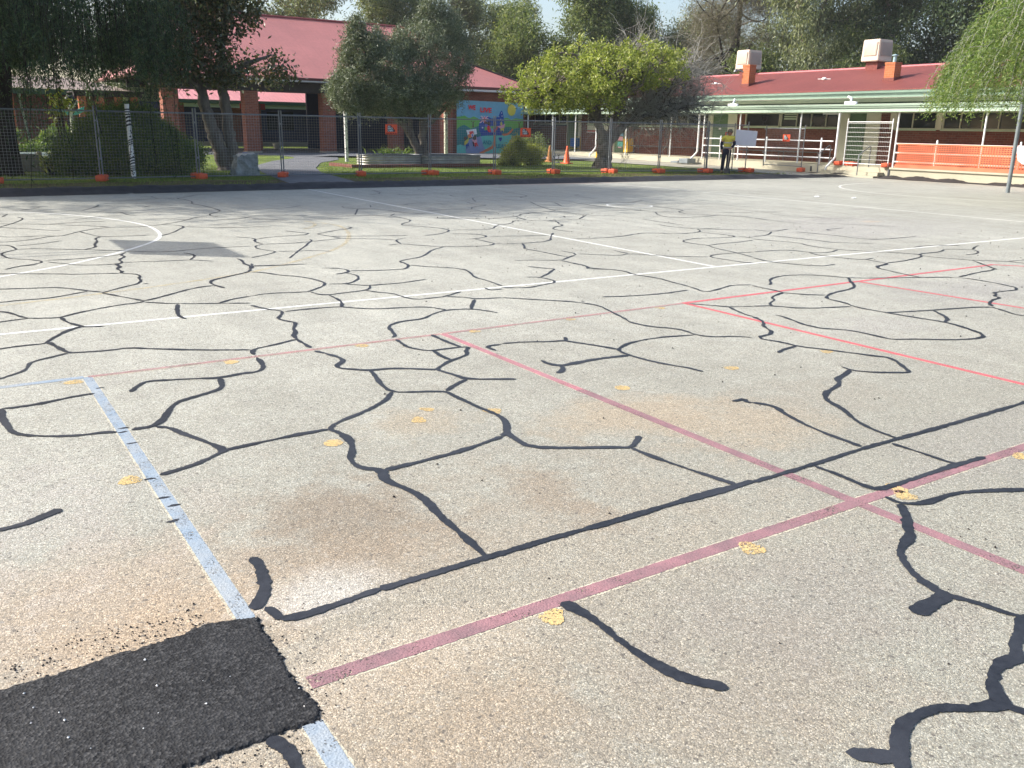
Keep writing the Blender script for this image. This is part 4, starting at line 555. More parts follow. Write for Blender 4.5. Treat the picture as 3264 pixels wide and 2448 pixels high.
for q in range(420):      # odd dark grit over the court
    d = rr.rand()**.6*16+2; t = math.radians(rr.uniform(28, 92)); crumb(mb, d*math.sin(t), d*math.cos(t)*.9+1.2, (.003+.004*rr.rand())*(1+d*.05), q+9000)
for q in range(110):
    t, s_ = rr.rand(), rr.rand(); a = .55+.9*rr.randn(); b = 14+1.6*rr.randn()
    crumb(mb, 9.2+1.1*rr.randn(), 13.6+.9*rr.randn(), (.004+.010*rr.rand()), q+500)
for q in range(22): crumb(mb2, rr.uniform(-.2, .72), rr.uniform(2.09, 2.62), (.0018+.003*rr.rand()), q+2000, .010)
tag(mb.build('asphalt_crumbs', 'soil'), kind='stuff'); tag(mb2.build('pale_stones', 'white'), kind='stuff')
# two white scraps lying on the court
for k, (a, b, lb) in enumerate([(19.55, 15.45, 'crumpled white scrap on the grey court beside the kinked crack'), (20.1, 14.72, 'flatter white scrap on the court nearer the goal circle')]):
    mb = MB(); m_ = 7; V = [(a+.028*i, b+.022*j, .008+.03*rr.rand()*(0 < i < 6 and 0 < j < 4)) for j in range(5) for i in range(m_)]
    mb.add([(x-a, y-b, z) for x, y, z in V], [(j*m_+i, j*m_+i+1, j*m_+m_+i+1, j*m_+m_+i) for j in range(4) for i in range(m_-1)])
    tag(mb.build('paper_scrap', 'white', None, W(a, b, .0)), lb, 'litter', 'white scraps on the court')
# ------------------------------------------------------------------ classroom block on the right (facade along b, at a = 33.5)
A0, B0 = 31.1, 25.0
blk = thing('classroom_block', 'long brick classroom block with dark red roof, white verandah posts and mint gutters', 'building', A0, B0)
def part(name, mb, mat, root=None, org=None):
    root = root or blk; org = org or (A0, B0, 0)
    mb.V = [v - np.array(org) for v in mb.V]
    return mb.build(name, mat, root)
part('verandah_floor', MB().box(31.1, 4, -.02, 33.6, 21.35, .40).box(31.1, 21.35, -.02, 33.6, 52, .385), 'pale_concrete')
part('coping', MB().box(31.04, 4, .335, 31.4, 21.3, .405), 'pale_concrete')
part('step', MB().box(30.72, 21.55, -.02, 31.1, 24.2, .20).box(30.40, 21.5, -.02, 30.72, 24.25, .07), 'pale_concrete')
BW = [(52, 49.0), (44.0, 43.42), (31.57, 31.07), (23.65, 23.2)]
mb = MB()
for y1, y0 in BW: mb.box(33.5, y0, .37, 33.75, y1, 2.6)
for y1, y0 in [(49.0, 45.46), (43.42, 40.95), (39.9, 33.44), (31.07, 25.61), (23.2, 4)]: mb.box(33.5, y0, .37, 33.74, y1, 1.80)
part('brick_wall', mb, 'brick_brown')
part('upper_wall', MB().box(33.5, 4, 2.56, 33.7, 52, 2.90), 'darkgreen'); part('upper_lining', MB().box(33.49, 4, 2.90, 33.7, 52, 3.048), 'soffit')
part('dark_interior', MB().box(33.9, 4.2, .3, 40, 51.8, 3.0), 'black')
for y1, y0 in [(44.28, 44.02), (32.12, 31.57), (24.29, 23.65), (33.44, 33.23), (25.61, 25.24), (40.95, 40.9), (36.73, 36.54), (21.13, 20.93), (23.2, 22.9)]:
    part('cream_panel', MB().box(33.46, y0, .37 if y1-y0 > .3 and y1 not in (25.61, 23.2) else (1.82 if y1 in (36.73, 21.13, 23.2) else .37), 33.68, y1, 2.56), 'cream')
for k, (y1, y0) in enumerate([(45.46, 44.28), (40.9, 39.9), (33.23, 32.12), (25.24, 24.29)]):
    d = part('door', MB().box(33.52, y0+.05, .39, 33.58, y1-.05, 2.46), 'door_green')
    part('handle', MB().box(33.46, y0+.12, 1.32, 33.52, y0+.15, 1.46), 'galv', d)
    part('door_frame', MB().box(33.48, y0, .39, 33.6, y0+.05, 2.5).box(33.48, y1-.05, .39, 33.6, y1, 2.5).box(33.48, y0+.05, 2.46, 33.6, y1-.05, 2.52), 'cream', d)
    if k == 2: part('number_plate', MB().box(33.51, 32.62, 1.72, 33.52, 32.78, 1.80), 'white', d)
wins = [(49.0, 45.50, [47.85, 47.08, 46.31], 1.98, 2.5), (43.40, 40.97, [42.3, 41.7], 1.98, 2.5), (39.88, 36.75, [38.9, 37.78], 1.90, 2.52), (36.52, 33.46, [35.85, 34.99, 34.2], 1.90, 2.52),
        (31.05, 28.95, [], 1.92, 2.52), (28.9, 25.63, [27.99, 27.18, 26.39], 1.90, 2.52), (22.88, 21.15, [22.2], 1.88, 2.52), (20.91, 17.2, [20.19, 19.33, 18.69, 17.94], 1.88, 2.52), (17.1, 13.2, [16.3, 15.5, 14.7, 13.9], 1.88, 2.52)]
for (y1, y0, div, z0, z1) in wins:
    m_ = MB(); e = .045
    m_.box(33.47, y0, z0-.06, 33.56, y1, z0).box(33.47, y0, z1-.03, 33.56, y1, z1+.03).box(33.475, y0, z0, 33.56, y0+e, z1-.03).box(33.475, y1-e, z0, 33.56, y1, z1-.03)
    for d in div: m_.box(33.48, d-.02 if z0 > 1.95 else d-.012, z0, 33.555, d+.02 if z0 > 1.95 else d+.012, z1-.03)
    w_ = part('window', m_, 'cream'); part('sill', MB().box(33.40, y0-.02, z0-.10, 33.47, y1+.02, z0-.04), 'soffit', w_)
    part('pane', MB().box(33.545, y0+e, z0, 33.55, y1-e, z1-.03), 'glass', w_)
part('blind', MB().box(33.53, 28.02, 2.2, 33.54, 28.75, 2.26).box(33.53, 28.02, 2.3, 33.54, 28.75, 2.36).box(33.53, 28.02, 2.40, 33.54, 28.75, 2.44), 'soffit')
# verandah roof with pale gutter
part('verandah_roof', MB().prism([(30.86, 2.66), (33.49, 2.80), (33.49, 2.84), (30.84, 2.70)], 4, 52, 'y'), 'white')
part('verandah_ceiling', MB().box(31.0, 4, 2.455, 33.49, 52, 2.475), 'soffit')
part('verandah_fascia', MB().box(30.90, 4, 2.44, 30.95, 52, 2.63).box(30.84, 4, 2.60, 30.90, 52, 2.655).prism([(30.80, 2.655), (30.92, 2.655), (30.92, 2.73), (30.78, 2.73)], 4, 52, 'y'), 'gutter_pale')
part('main_fascia', MB().box(32.78, 4, 3.05, 32.84, 50, 3.22).prism([(32.66, 3.22), (32.84, 3.22), (32.84, 3.35), (32.63, 3.35)], 4, 50, 'y'), 'gutter_green')
part('eaves_lining', MB().box(32.84, 4, 3.05, 33.5, 50, 3.07), 'cream')
roof = part('main_roof', MB().add([(32.62, 3.36, 0)], []) if 0 else MB().add([(32.62, 4, 3.355), (32.62, 50, 3.355), (36.5, 46.1, 4.47), (36.5, 4, 4.47), (40.4, 4, 3.355), (40.4, 50, 3.355), (32.62, 4, 3.31), (32.62, 50, 3.31)], [(0, 3, 2, 1), (3, 4, 5, 2), (1, 2, 5), (6, 0, 1, 7)]), 'roof_red')
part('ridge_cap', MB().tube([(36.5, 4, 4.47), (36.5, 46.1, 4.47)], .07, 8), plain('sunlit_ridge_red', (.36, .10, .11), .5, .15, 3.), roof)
for (y0, y1, zt, flue) in [(31.52, 31.95, 4.74, 0), (23.66, 24.12, 4.47, 1)]:
    ch = part('chimney', MB().box(33.98, y0, 3.55, 34.42, y1, zt).box(33.965, y0-.012, zt-.09, 34.432, y1+.012, zt+.004), 'brick_orange', roof)
    part('flashing', MB().prism([(33.80, 3.66), (34.52, 3.87), (34.52, 3.95), (33.95, 3.86), (33.95, 3.74), (33.80, 3.70)], y0-.05, y1+.05, 'y'), 'roof_red', roof)
    if flue: part('flue_pipe', MB().tube([(34.2, y0+.2, zt), (34.2, y0+.2, zt+.26)], .065, 10).lathe([(.0, zt+.33), (.12, zt+.29), (.13, zt+.26), (.0, zt+.255)], 34.2, y0+.2, 12), 'flue', roof)
    else: part('floodlight', MB().tube([(34.0, y1-.05, 4.42), (33.85, y1+.12, 4.5), (33.78, y1+.2, 4.5)], .03, 8).lathe([(.02, 4.55), (.10, 4.45), (.11, 4.40), (0, 4.41)], 33.75, y1+.24, 12), 'galv', roof)
for y in (34.3, 27.6): part('roof_vent', MB().ball((34.6, y, 3.98), (.09, .12, .07), 8).tube([(34.6, y-.35, 3.96), (34.6, y+.35, 3.98)], .012, 5), 'white', roof)
for y in (52-4.2, 43.67, 41.45, 39.28, 37.03, 33.64, 31.39, 29.15, 25.77, 21.22, 17.83, 15.4, 13.0):
    part('verandah_post', MB().tube([(31.13, y, .39), (31.13, y, 2.46)], .032, 10).tube([(31.13, y, .385), (31.13, y, .40)], .06, 10), 'white')
def rails(y0, y1, hs, posts, mat='white'):
    m_ = MB()
    for h in hs: m_.tube([(31.13, y0, h), (31.13, y1, h)], .026, 8)
    for y in posts: m_.tube([(31.13, y, .38), (31.13, y, 1.42), (31.13, y, 1.45)], [.034, .034, .012], 10)
    return part('handrail', m_, mat)
rails(24.05, 31.35, (1.315, .985, .655), (30.26, 27.53, 24.63))
rails(10, 21.2, (1.285, .955, .625), (19.53, 16.5, 14.2))
for y, el, hi in ((46.05, .3, .5), (39.38, .45, .42), (31.60, .5, .40), (23.78, .42, .42)):
    part('downpipe', MB().tube([(31.0, y, 2.5), (31.0, y, .72), (30.97, y+.04, .62), (30.8, y+el*.55, .30), (30.78, y+el*.6, .12)], .042, 10), 'white')
for y in (30.15, 23.8):
    part('rain_spreader', MB().box(31.55, y-.26, 2.745, 31.68, y+.26, 2.86).tube([(31.62, y, 2.86), (31.9, y+.2, 3.0), (32.7, y+.95, 3.1)], .045, 8), 'white')
for y in (33.0, 25.15): part('batten_light', MB().bbox(32.2, y-.42, 2.385, 32.38, y+.42, 2.453, .015), 'white')
for y0 in (22.25, 24.12):          # grey handrails of the entry steps
    part('step_rail', MB().tube([(30.42, y0, .02), (30.42, y0, .78), (30.46, y0, .86), (31.02, y0-.01, 1.16), (31.08, y0-.01, 1.12), (31.08, y0-.01, .38)], .021, 8), 'galv')
part('wall_plate', MB().box(31.06, 21.30, .02, 31.10, 21.36, .33), 'steel'); part('weep_grate', MB().box(31.085, 24.95, .1, 31.1, 25.03, .3), 'steel')

# coolers on the roof ridge
def cooler(y0, y1, lb):
    t = thing('evaporative_cooler', lb, 'air cooler', 36.5, (y0+y1)/2, 4.4, 'evaporative coolers on the roof'); o = (36.5, (y0+y1)/2, 4.4)
    def pt(n, m_, mat, r=None): return part(n, m_, mat, r or t, o if r is None else (0, 0, 0))
    bm = bmesh.new(); bmesh.ops.create_cube(bm, size=1.)
    for v in bm.verts:
        k = 1. if v.co.z < 0 else .94
        v.co = Vector((36.5+v.co.x*1.0*k, (y0+y1)/2+v.co.y*(y1-y0)*k, 5.19+v.co.z*.92))
    bmesh.ops.bevel(bm, geom=bm.edges[:], offset=.03, segments=2, affect='EDGES')
    pt('housing', MB().addbm(bm), 'beige')
    pt('duct', MB().box(36.2, y0+.15, 4.2, 36.8, y1-.15, 4.74), 'roof_red')
    g = MB(); g2 = MB()
    for k in range(12):
        z = 4.98+k*.045; f_ = .012*(k/11.)
        g.box(35.965+f_, y0+.14, z, 35.99+f_, y1-.14, z+.026)
        g2.box(36.14, y0-.032+f_, z, 36.86, y0-.008+f_, z+.026)
    pt('louvre_panel', g.box(35.985, y0+.12, 4.96, 36.02, y1-.12, 5.54), 'beige'); pt('louvre_panel', g2.box(36.12, y0-.012, 4.96, 36.88, y0+.02, 5.54), 'grille')
    pt('drain_pipe', MB().tube([(36.9, y0+.05, 4.74), (36.92, y0+.02, 4.45)], .02, 6), 'grille')
cooler(33.5, 34.4, 'beige evaporative cooler on the red roof behind the chimney with a floodlight')
cooler(25.95, 26.85, 'beige evaporative cooler on the red roof behind the chimney with a metal flue')

# benches, tub, bin and papers on the verandah
for y0, y1, lb in ((33.6, 38.9, 'long dark slatted bench on the verandah under the small white notes'), (26.0, 30.9, 'long dark slatted bench behind the white handrail and temporary panel'), (15.5, 22.0, 'long dark slatted bench on the verandah behind the orange barrier mesh')):
    t = thing('bench', lb, 'bench', 33.2, (y0+y1)/2, .39, 'long benches along the classroom wall'); o = (33.2, (y0+y1)/2, .39)
    part('seat', MB().box(33.0, y0, .79, 33.12, y1, .825).box(33.15, y0, .79, 33.27, y1, .825).box(33.3, y0, .79, 33.42, y1, .825), 'steel', t, o)
    for y in np.linspace(y0+.3, y1-.3, 3): part('leg', MB().tube([(33.05, y, .39), (33.05, y, .785)], .018, 6).tube([(33.38, y, .39), (33.38, y, .785)], .018, 6).tube([(33.05, y, .77), (33.38, y, .77)], .016, 6), 'steel', t, o)
def simple(name, mb, mat, lb, cat, org, grp=None, kind=None):
    mb.V = [v - np.array(org) for v in mb.V]
    return tag(mb.build(name, mat, None, W(*org)), lb, cat, grp, kind)
t = thing('plastic_bin', 'bright yellow plastic bin beside the green door with posters', 'bin', 33.25, 39.3, .39)
part('tub', MB().prism([(33.05, .44), (33.42, .44), (33.45, 1.12), (33.02, 1.12)], 39.12, 39.5, 'y'), 'yellowpl', t, (33.25, 39.3, .39)); part('lid', MB().bbox(33.0, 39.1, 1.12, 33.46, 39.52, 1.17, .015), 'yellowpl', t, (33.25, 39.3, .39))
part('foot', MB().box(33.1, 39.16, .39, 33.18, 39.46, .44), 'black', t, (33.25, 39.3, .39))
t = thing('trolley', 'blue tub on a yellow tubular frame beside the far green door', 'trolley', 33.2, 44.2, .39); o = (33.2, 44.2, .39)
part('tub', MB().bbox(33.0, 44.0, .62, 33.4, 44.42, 1.12, .03), 'bluepaint', t, o)
part('frame', MB().tube([(33.0, 43.95, .41), (33.0, 43.95, 1.2), (33.4, 43.95, 1.2), (33.4, 43.95, .41)], .018, 6).tube([(33.0, 44.46, .41), (33.0, 44.46, .6), (33.4, 44.46, .6), (33.4, 44.46, .41)], .018, 6).tube([(33, 43.95, .5), (33, 44.46, .5)], .016, 6).tube([(33.4, 43.95, .5), (33.4, 44.46, .5)], .016, 6), 'yellowpl', t, o)
for k, (y, z, r, lb) in enumerate([(38.52, 1.72, .1, 'small white note highest up the brick wall, farthest from the downpipe'), (38.22, 1.70, .4, 'small white note taped askew on the brick wall left of a pair'), (37.86, 1.71, 0, 'wide white note pinned level on the brick wall'), (37.60, 1.70, .25, 'small white note nearest the white verandah post on the brick wall')]):
    c_, s_ = math.cos(r), math.sin(r); q = [(-.085, -.045), (.085, -.045), (.085, .045), (-.085, .045)]
    simple('paper_note', MB().prism([(y+u*c_-v*s_, z+u*s_+v*c_) for u, v in q], 33.488, 33.496, 'x'), 'white', lb, 'note', (33.49, y, z), 'notes on the brick wall')
t = thing('notice_board', 'pale notice board with a dark red header strip below the far windows', 'notice board', 33.46, 42.3, 1.5); o = (33.46, 42.3, 1.5)
part('panel', MB().box(33.44, 41.3, 1.58, 33.47, 43.38, 1.86), 'cream', t, o); part('strip', MB().box(33.435, 41.35, 1.5, 33.465, 43.33, 1.575), 'redplastic', t, o); part('ledge', MB().box(33.40, 41.3, 1.46, 33.47, 43.38, 1.495), 'white', t, o)
t = thing('door_posters', 'pink, blue and yellow paper posters stuck on a green door', 'posters', 33.49, 40.4, 1.0); o = (33.49, 40.4, 1.0)
for y0, y1, z0, z1, mt in [(40.1, 40.75, 1.62, 1.9, 'm_pink'), (40.15, 40.5, 1.66, 1.84, 'm_yellow'), (40.05, 40.8, 1.3, 1.56, 'm_sky'), (40.1, 40.7, 1.05, 1.26, 'm_pink'), (40.1, 40.55, .72, .98, 'm_teal'), (40.2, 40.5, .64, .71, 'm_pink')]:
    part('poster', MB().box(33.485 if mt != 'm_yellow' else 33.478, y0, z0, 33.492 if mt != 'm_yellow' else 33.483, y1, z1), mt, t, o)

# orange barrier mesh on the verandah rail
mb = MB(); py, pz = .096, .066; ny_, nz_ = int((21.1-10)/py), 11
for i in range(ny_):
    for j in range(nz_):
        y, z = 10+i*py, .455+.075+j*pz; cy, cz_ = y+py/2, z+pz/2
        sag = .02*math.sin(y*1.9)*(1-j/nz_) + .008*math.sin(y*7)
        full = j < 1 or (j == 5) and 0
        oc = [(cy+.036*math.cos(t), cz_+.021*math.sin(t)) for t in np.arange(8)*PI/4]
        sq = [(y+py, cz_), (y+py, z+pz), (cy, z+pz), (y, z+pz), (y, cz_), (y, z), (cy, z), (y+py, z)]
        V = [(31.075-sag, *p) for p in oc+sq]
        mb.add(V, [(k, (k+1) % 8, 8+(k+1) % 8, 8+k) for k in range(8)])
for z0, z1 in ((.41, .53), (.53+nz_*pz, 1.30)):
    V = []; m_ = 150
    for y in np.linspace(10, 21.1, m_):
        for z in (z0, z1): V.append((31.072-.02*math.sin(y*1.9)*(1 if z < .6 else .2)-.015*math.sin(y*5), y, z))
    i = np.arange(m_-1)*2; mb.add(V, np.stack([i, i+1, i+3, i+2], 1))
simple('barrier_mesh', mb, 'mesh', 'orange plastic barrier mesh tied along the white verandah rail', 'barrier mesh', (31.1, 16, .4))
# garments on the rail
def cloth(y0, y1, ztop, hang, seed, da=-.09):
    q = np.random.RandomState(seed); nu, nv = 22, 18; V = []
    for j in range(nv):
        for i in range(nu):
            u, v = i/(nu-1), j/(nv-1); y = y0+(y1-y0)*(u if True else 0)
            wav = .022*math.sin(u*17+seed)+.014*math.sin(u*31+v*3)
            L_ = hang*(.62+.38*math.sin(PI*u)**.5) if seed == 1 else hang*(.75+.25*math.sin(u*5))
            y += (.5-u)*.32*v*(y1-y0)
            z = ztop+.035-L_*v if v > .05 else ztop+.035
            V.append((31.11+da*min(1, v*6)+wav*v, y, z))
    i = np.arange(nv-1)[:, None]*nu; k = np.arange(nu-1)[None, :]
    return MB().add(V, np.stack([i+k, i+k+1, i+nu+k+1, i+nu+k], -1).reshape(-1, 4), 0, True)
m_ = cloth(15.82, 16.62, 1.285, .60, 1)
simple('jacket', m_, 'whitecloth', 'white jacket hung over the rail on the orange mesh', 'jacket', (31.1, 16.2, 1.2))
m_ = MB().ball((31.2, 16.02, 1.58), (.13, .2, .17), 10, 0, .12, 3).tube([(31.16, 16.2, 1.6), (31.13, 16.27, 1.42), (31.12, 16.3, 1.3)], [.09, .08, .05], 8).tube([(31.18, 15.92, 1.6), (31.13, 15.88, 1.45), (31.12, 15.9, 1.31)], [.1, .09, .07], 8)
simple('jacket', m_, 'black', 'black bundled jacket resting on the rail above the white one', 'jacket', (31.1, 16, 1.3))

# ------------------------------------------------------------------ assembly hall (left): open brick pillars, red hip roof, mural wing
hall = thing('assembly_hall', 'open brick assembly hall with big faded red hip roof and a painted mural wing', 'building', 20, 50)
HO = (20, 50, 0)
def hp(n, m_, mat, r=None): return part(n, m_, mat, r or hall, HO if r is None else (0, 0, 0))
def hsub(n, m_, mat, r): m_.V = [v-np.array(HO) for v in m_.V]; return m_.build(n, mat, r)
for a in (10.70, 14.88, 19.26, 23.5, 27.9):
    p_ = hp('pillar', MB().box(a, 49.2, .1, a+.74, 49.9, 3.32), 'brick_red')
    hsub('plinth', MB().box(a-.05, 49.15, .1, a+.79, 49.95, .19), 'concrete', p_)
for a in (12.6, 17.1, 21.6): hp('inner_pillar', MB().box(a, 55.2, .1, a+.55, 55.8, 2.75).box(a+.2, 55.4, 2.75, a+.34, 55.54, 4.0), 'brick_red')
hp('beam', MB().box(10.2, 49.3, 3.32, 31.0, 49.8, 4.0).box(10.2, 55.3, 3.5, 27, 55.6, 4.0), 'fascia')
hp('ceiling', MB().box(10.1, 48.6, 3.98, 31.2, 62.5, 4.0), 'fascia')
RW = hp('hall_roof', MB().add([(9.8, 48.5, 4.04), (31.5, 48.5, 4.04), (31.5, 63.5, 4.04), (9.8, 63.5, 4.04), (13.9, 56, 7.85), (27.45, 56, 7.85)], [(0, 1, 5, 4), (1, 2, 5), (2, 3, 4, 5), (3, 0, 4)]), 'roof_pink')
hsub('ridge_cap', MB().tube([(13.9, 56, 7.87), (27.45, 56, 7.87), (31.5, 48.5, 4.06)], .09, 6).tube([(13.9, 56, 7.87), (9.8, 48.5, 4.06)], .09, 6), plain('dark_ridge_red', (.22, .05, .05), .5, .15), RW)
hp('roof_fascia', MB().box(9.8, 48.44, 3.93, 31.5, 48.5, 4.06).box(31.5, 48.5, 3.93, 31.55, 63, 4.06).box(9.74, 48.5, 3.93, 9.8, 63, 4.06), plain('maroon_paint', (.09, .018, .016), .5))
hp('gutter_lining', MB().box(9.9, 48.5, 3.86, 31.4, 49.29, 3.92), 'offwhite')
hp('back_wall', MB().box(21.6, 58, .1, 34, 58.2, 4.0).box(27.9, 49.95, .1, 28.1, 58, 4.0), 'navydoor')
hp('kitchen_hatch', MB().box(17.2, 57.9, 2.5, 18.8, 58.0, 2.85), 'redplastic')
wg = hp('wing_wall', MB().box(25.9, 46.45, .08, 31.05, 49.2, 3.85), 'brick_brown')
hp('wing_pier', MB().box(25.42, 46.2, .08, 25.9, 46.9, 3.85), 'brick_red')
wr = hp('wing_roof', MB().add([(25.3, 45.6, 3.84), (31.55, 45.6, 3.84), (31.55, 52, 3.84), (25.3, 52, 3.84), (28.45, 48.5, 5.22), (28.45, 52, 5.22)], [(0, 1, 4), (1, 2, 5, 4), (3, 0, 4, 5)]), 'roof_pink')
hsub('ridge_cap', MB().tube([(25.3, 45.6, 3.86), (28.45, 48.5, 5.24), (31.55, 45.6, 3.86)], .07, 6), 'fascia', wr)
hp('wing_fascia', MB().box(25.3, 45.54, 3.72, 31.55, 45.6, 3.86).box(31.55, 45.6, 3.72, 31.6, 50, 3.86), plain('maroon_paint', (.10, .02, .02), .5))
hp('wing_gutter', MB().box(25.35, 45.6, 3.62, 31.5, 46.4, 3.715), 'offwhite')
# mural, in units of its own picture
MS = ['m_sky', 'm_hill', 'm_dark', 'm_teal', 'm_purple', 'm_tan', 'm_orange', 'm_navy', 'm_red', 'm_white', 'm_yellow', 'm_pink', 'm_brown', 'm_word', 'm_lilac', 'black']
mm = MB(); lay = [0]
def mc(x, y): return 26.28+(x-195)*(30.9-26.28)/1455., .11+(1398-y-(x-195)*.004)*(3.12-.11)/1184.
def mp(pts, mat, d=None):
    lay[0] += 1; y = 46.438-.0012*lay[0]
    mm.add([(mc(*p)[0], y, mc(*p)[1]) for p in pts], [list(range(len(pts)))], MS.index(mat))
def me_(cx, cy, rx, ry, mat, n=20, rot=0): mp([(cx+rx*math.cos(t)*math.cos(rot)-ry*math.sin(t)*math.sin(rot), cy+rx*math.cos(t)*math.sin(rot)+ry*math.sin(t)*math.cos(rot)) for t in np.arange(n)*2*PI/n], mat)
def mtext(s, x, y, h, wd, mat, rot=0.):
    v, fc = text_polys(s, 1., .035); v = v-v.min(0); v = v/v.max(0).clip(1e-6)
    lay[0] += 1; yy = 46.438-.0012*lay[0]
    mm.add([(mc(x+p[0]*wd, y-p[1]*h+rot*p[0]*wd)[0], yy, mc(x+p[0]*wd, y-p[1]*h+rot*p[0]*wd)[1]) for p in v], fc, MS.index(mat))
mp([(195, 1398), (1650, 1398), (1650, 225), (195, 205)], 'm_sky')
mp([(195, 1200), (195, 570), (300, 560), (360, 540), (440, 590), (490, 585), (560, 552), (640, 590), (700, 640), (850, 660), (1200, 650), (1210, 580), (1290, 562), (1375, 605), (1480, 570), (1650, 590), (1650, 1100)], 'm_hill')
for x in (540, 1560): mp([(x-14, 800), (x-8, 700), (x-40, 660), (x-30, 650), (x, 690), (x+26, 645), (x+36, 655), (x+10, 705), (x+16, 800)], 'm_brown')
mp([(195, 1240), (195, 850), (260, 785), (350, 745), (430, 785), (490, 830), (640, 770), (760, 760), (900, 800), (1200, 840), (1250, 770), (1370, 768), (1420, 830), (1500, 790), (1650, 778), (1650, 1010), (1400, 1000), (700, 1100)], 'm_dark')
mp([(195, 1398), (195, 1200), (280, 1180), (420, 1240), (640, 1050), (720, 985), (1100, 970), (1390, 945), (1405, 985), (1200, 1398)], 'm_teal')
mp([(410, 1398), (380, 1300), (420, 1080), (520, 1040), (640, 1012), (710, 985), (760, 1190), (810, 1290), (680, 1398)], 'm_purple')
mp([(1410, 970), (1650, 975), (1650, 1398), (1200, 1398)], 'm_tan'); mp([(1196, 1398), (1212, 1398), (1420, 975), (1408, 970)], 'm_brown')
mp([(690, 580), (760, 560), (870, 555), (950, 592), (1010, 572), (1060, 560), (1100, 520), (1120, 450), (1145, 415), (1165, 410), (1185, 440), (1205, 560), (1222, 640), (1210, 800), (1185, 900), (1160, 970), (1060, 962), (920, 955), (780, 975), (720, 992), (700, 920), (670, 850), (662, 740), (690, 655)], 'm_navy')
mp([(690, 1390), (680, 1358), (880, 1250), (965, 1190), (990, 960), (1030, 955), (1022, 1215), (940, 1290), (740, 1382)], 'm_orange')
mp([(1170, 930), (1290, 918), (1350, 860), (1402, 808), (1425, 830), (1375, 905), (1300, 960), (1210, 980)], 'm_orange')
for q in [((775, 540), (800, 540), (790, 690), (760, 690)), ((690, 600), (870, 590), (870, 625), (680, 635)), ((700, 545), (725, 535), (860, 690), (840, 700)), ((850, 535), (870, 545), (700, 700), (670, 695))]: mp(q, 'm_white')
for q in [((780, 545), (794, 545), (785, 680), (768, 685)), ((690, 610), (868, 600), (868, 615), (685, 625)), ((712, 548), (720, 544), (850, 690), (842, 694)), ((855, 545), (862, 550), (695, 690), (685, 688))]: mp(q, 'm_red')
for x, y, r in ((742, 800, 24), (1155, 460, 15), (1095, 548, 13), (1167, 530, 15), (1140, 600, 10)): mp([(x+r*(1 if k % 2 else .45)*math.sin(k*PI/7), y-r*(1 if k % 2 else .45)*math.cos(k*PI/7)) for k in range(14)], 'm_white')
for x, c in ((880, 'm_brown'), (1010, 'm_brown'), (810, 'm_brown')): me_(x, 700, 36, 48, c)
mp([(790, 730), (830, 720), (880, 760), (850, 850), (780, 860)], 'm_hill'); mp([(785, 720), (820, 715), (900, 770), (860, 790), (795, 780)], 'm_lilac')
me_(880, 825, 42, 78, 'm_red', 20, -.3); mp([(900, 770), (1060, 760), (1010, 900), (930, 900)], 'm_purple'); mp([(905, 765), (1060, 758), (1040, 810), (930, 815)], 'm_hill'); me_(1028, 832, 24, 76, 'm_red', 20, .5)
me_(1150, 700, 22, 46, 'm_yellow'); mp([(1060, 765), (1140, 745), (1235, 700), (1215, 790), (1140, 815)], 'm_pink'); mp([(1130, 810), (1215, 790), (1205, 890), (1165, 835), (1140, 890)], 'm_yellow')
mp([(390, 860), (600, 825), (622, 945), (420, 980)], 'm_white'); mp([(450, 890), (540, 880), (550, 945), (460, 955)], 'm_red'); me_(465, 990, 46, 46, 'm_orange'); me_(522, 975, 26, 44, 'm_white'); me_(522, 975, 16, 34, 'm_lilac')
me_(372, 1045, 30, 44, 'm_brown'); mp([(345, 1190), (352, 1110), (420, 1060), (432, 1000), (445, 1080), (420, 1140), (365, 1195)], 'm_yellow'); mp([(375, 1190), (440, 1140), (455, 1260), (425, 1200), (400, 1295)], 'm_navy')
me_(570, 1030, 40, 52, 'm_brown'); mp([(490, 1045), (560, 1090), (600, 1060), (600, 975), (622, 1100), (610, 1150), (550, 1150)], 'm_pink'); mp([(520, 1120), (545, 1110), (560, 1215), (540, 1215)], 'black'); mp([(550, 1150), (615, 1130), (650, 1225), (605, 1190), (585, 1245)], 'm_red')
mp([(1090, 1010), (1165, 1010), (1168, 1060), (1130, 1105), (1092, 1060)], 'm_navy'); me_(1480, 1040, 62, 28, 'm_hill'); me_(1480, 1102, 70, 20, 'm_red'); mp([(1450, 1150), (1510, 1150), (1500, 1190), (1460, 1200)], 'm_pink')
me_(1372, 390, 92, 128, 'm_yellow')
mtext('WE', 425, 410, 105, 158, 'm_red', .03); mtext('LIVE', 685, 460, 108, 245, 'm_red', .02); mtext('AND', 740, 1170, 95, 190, 'm_word', .05); mtext('LEARN', 1030, 1252, 95, 330, 'm_word', 0)
hp('mural', mm, MS)
hp('mural_kerb', MB().box(26.2, 46.2, .05, 31.0, 46.43, .12), 'concrete')

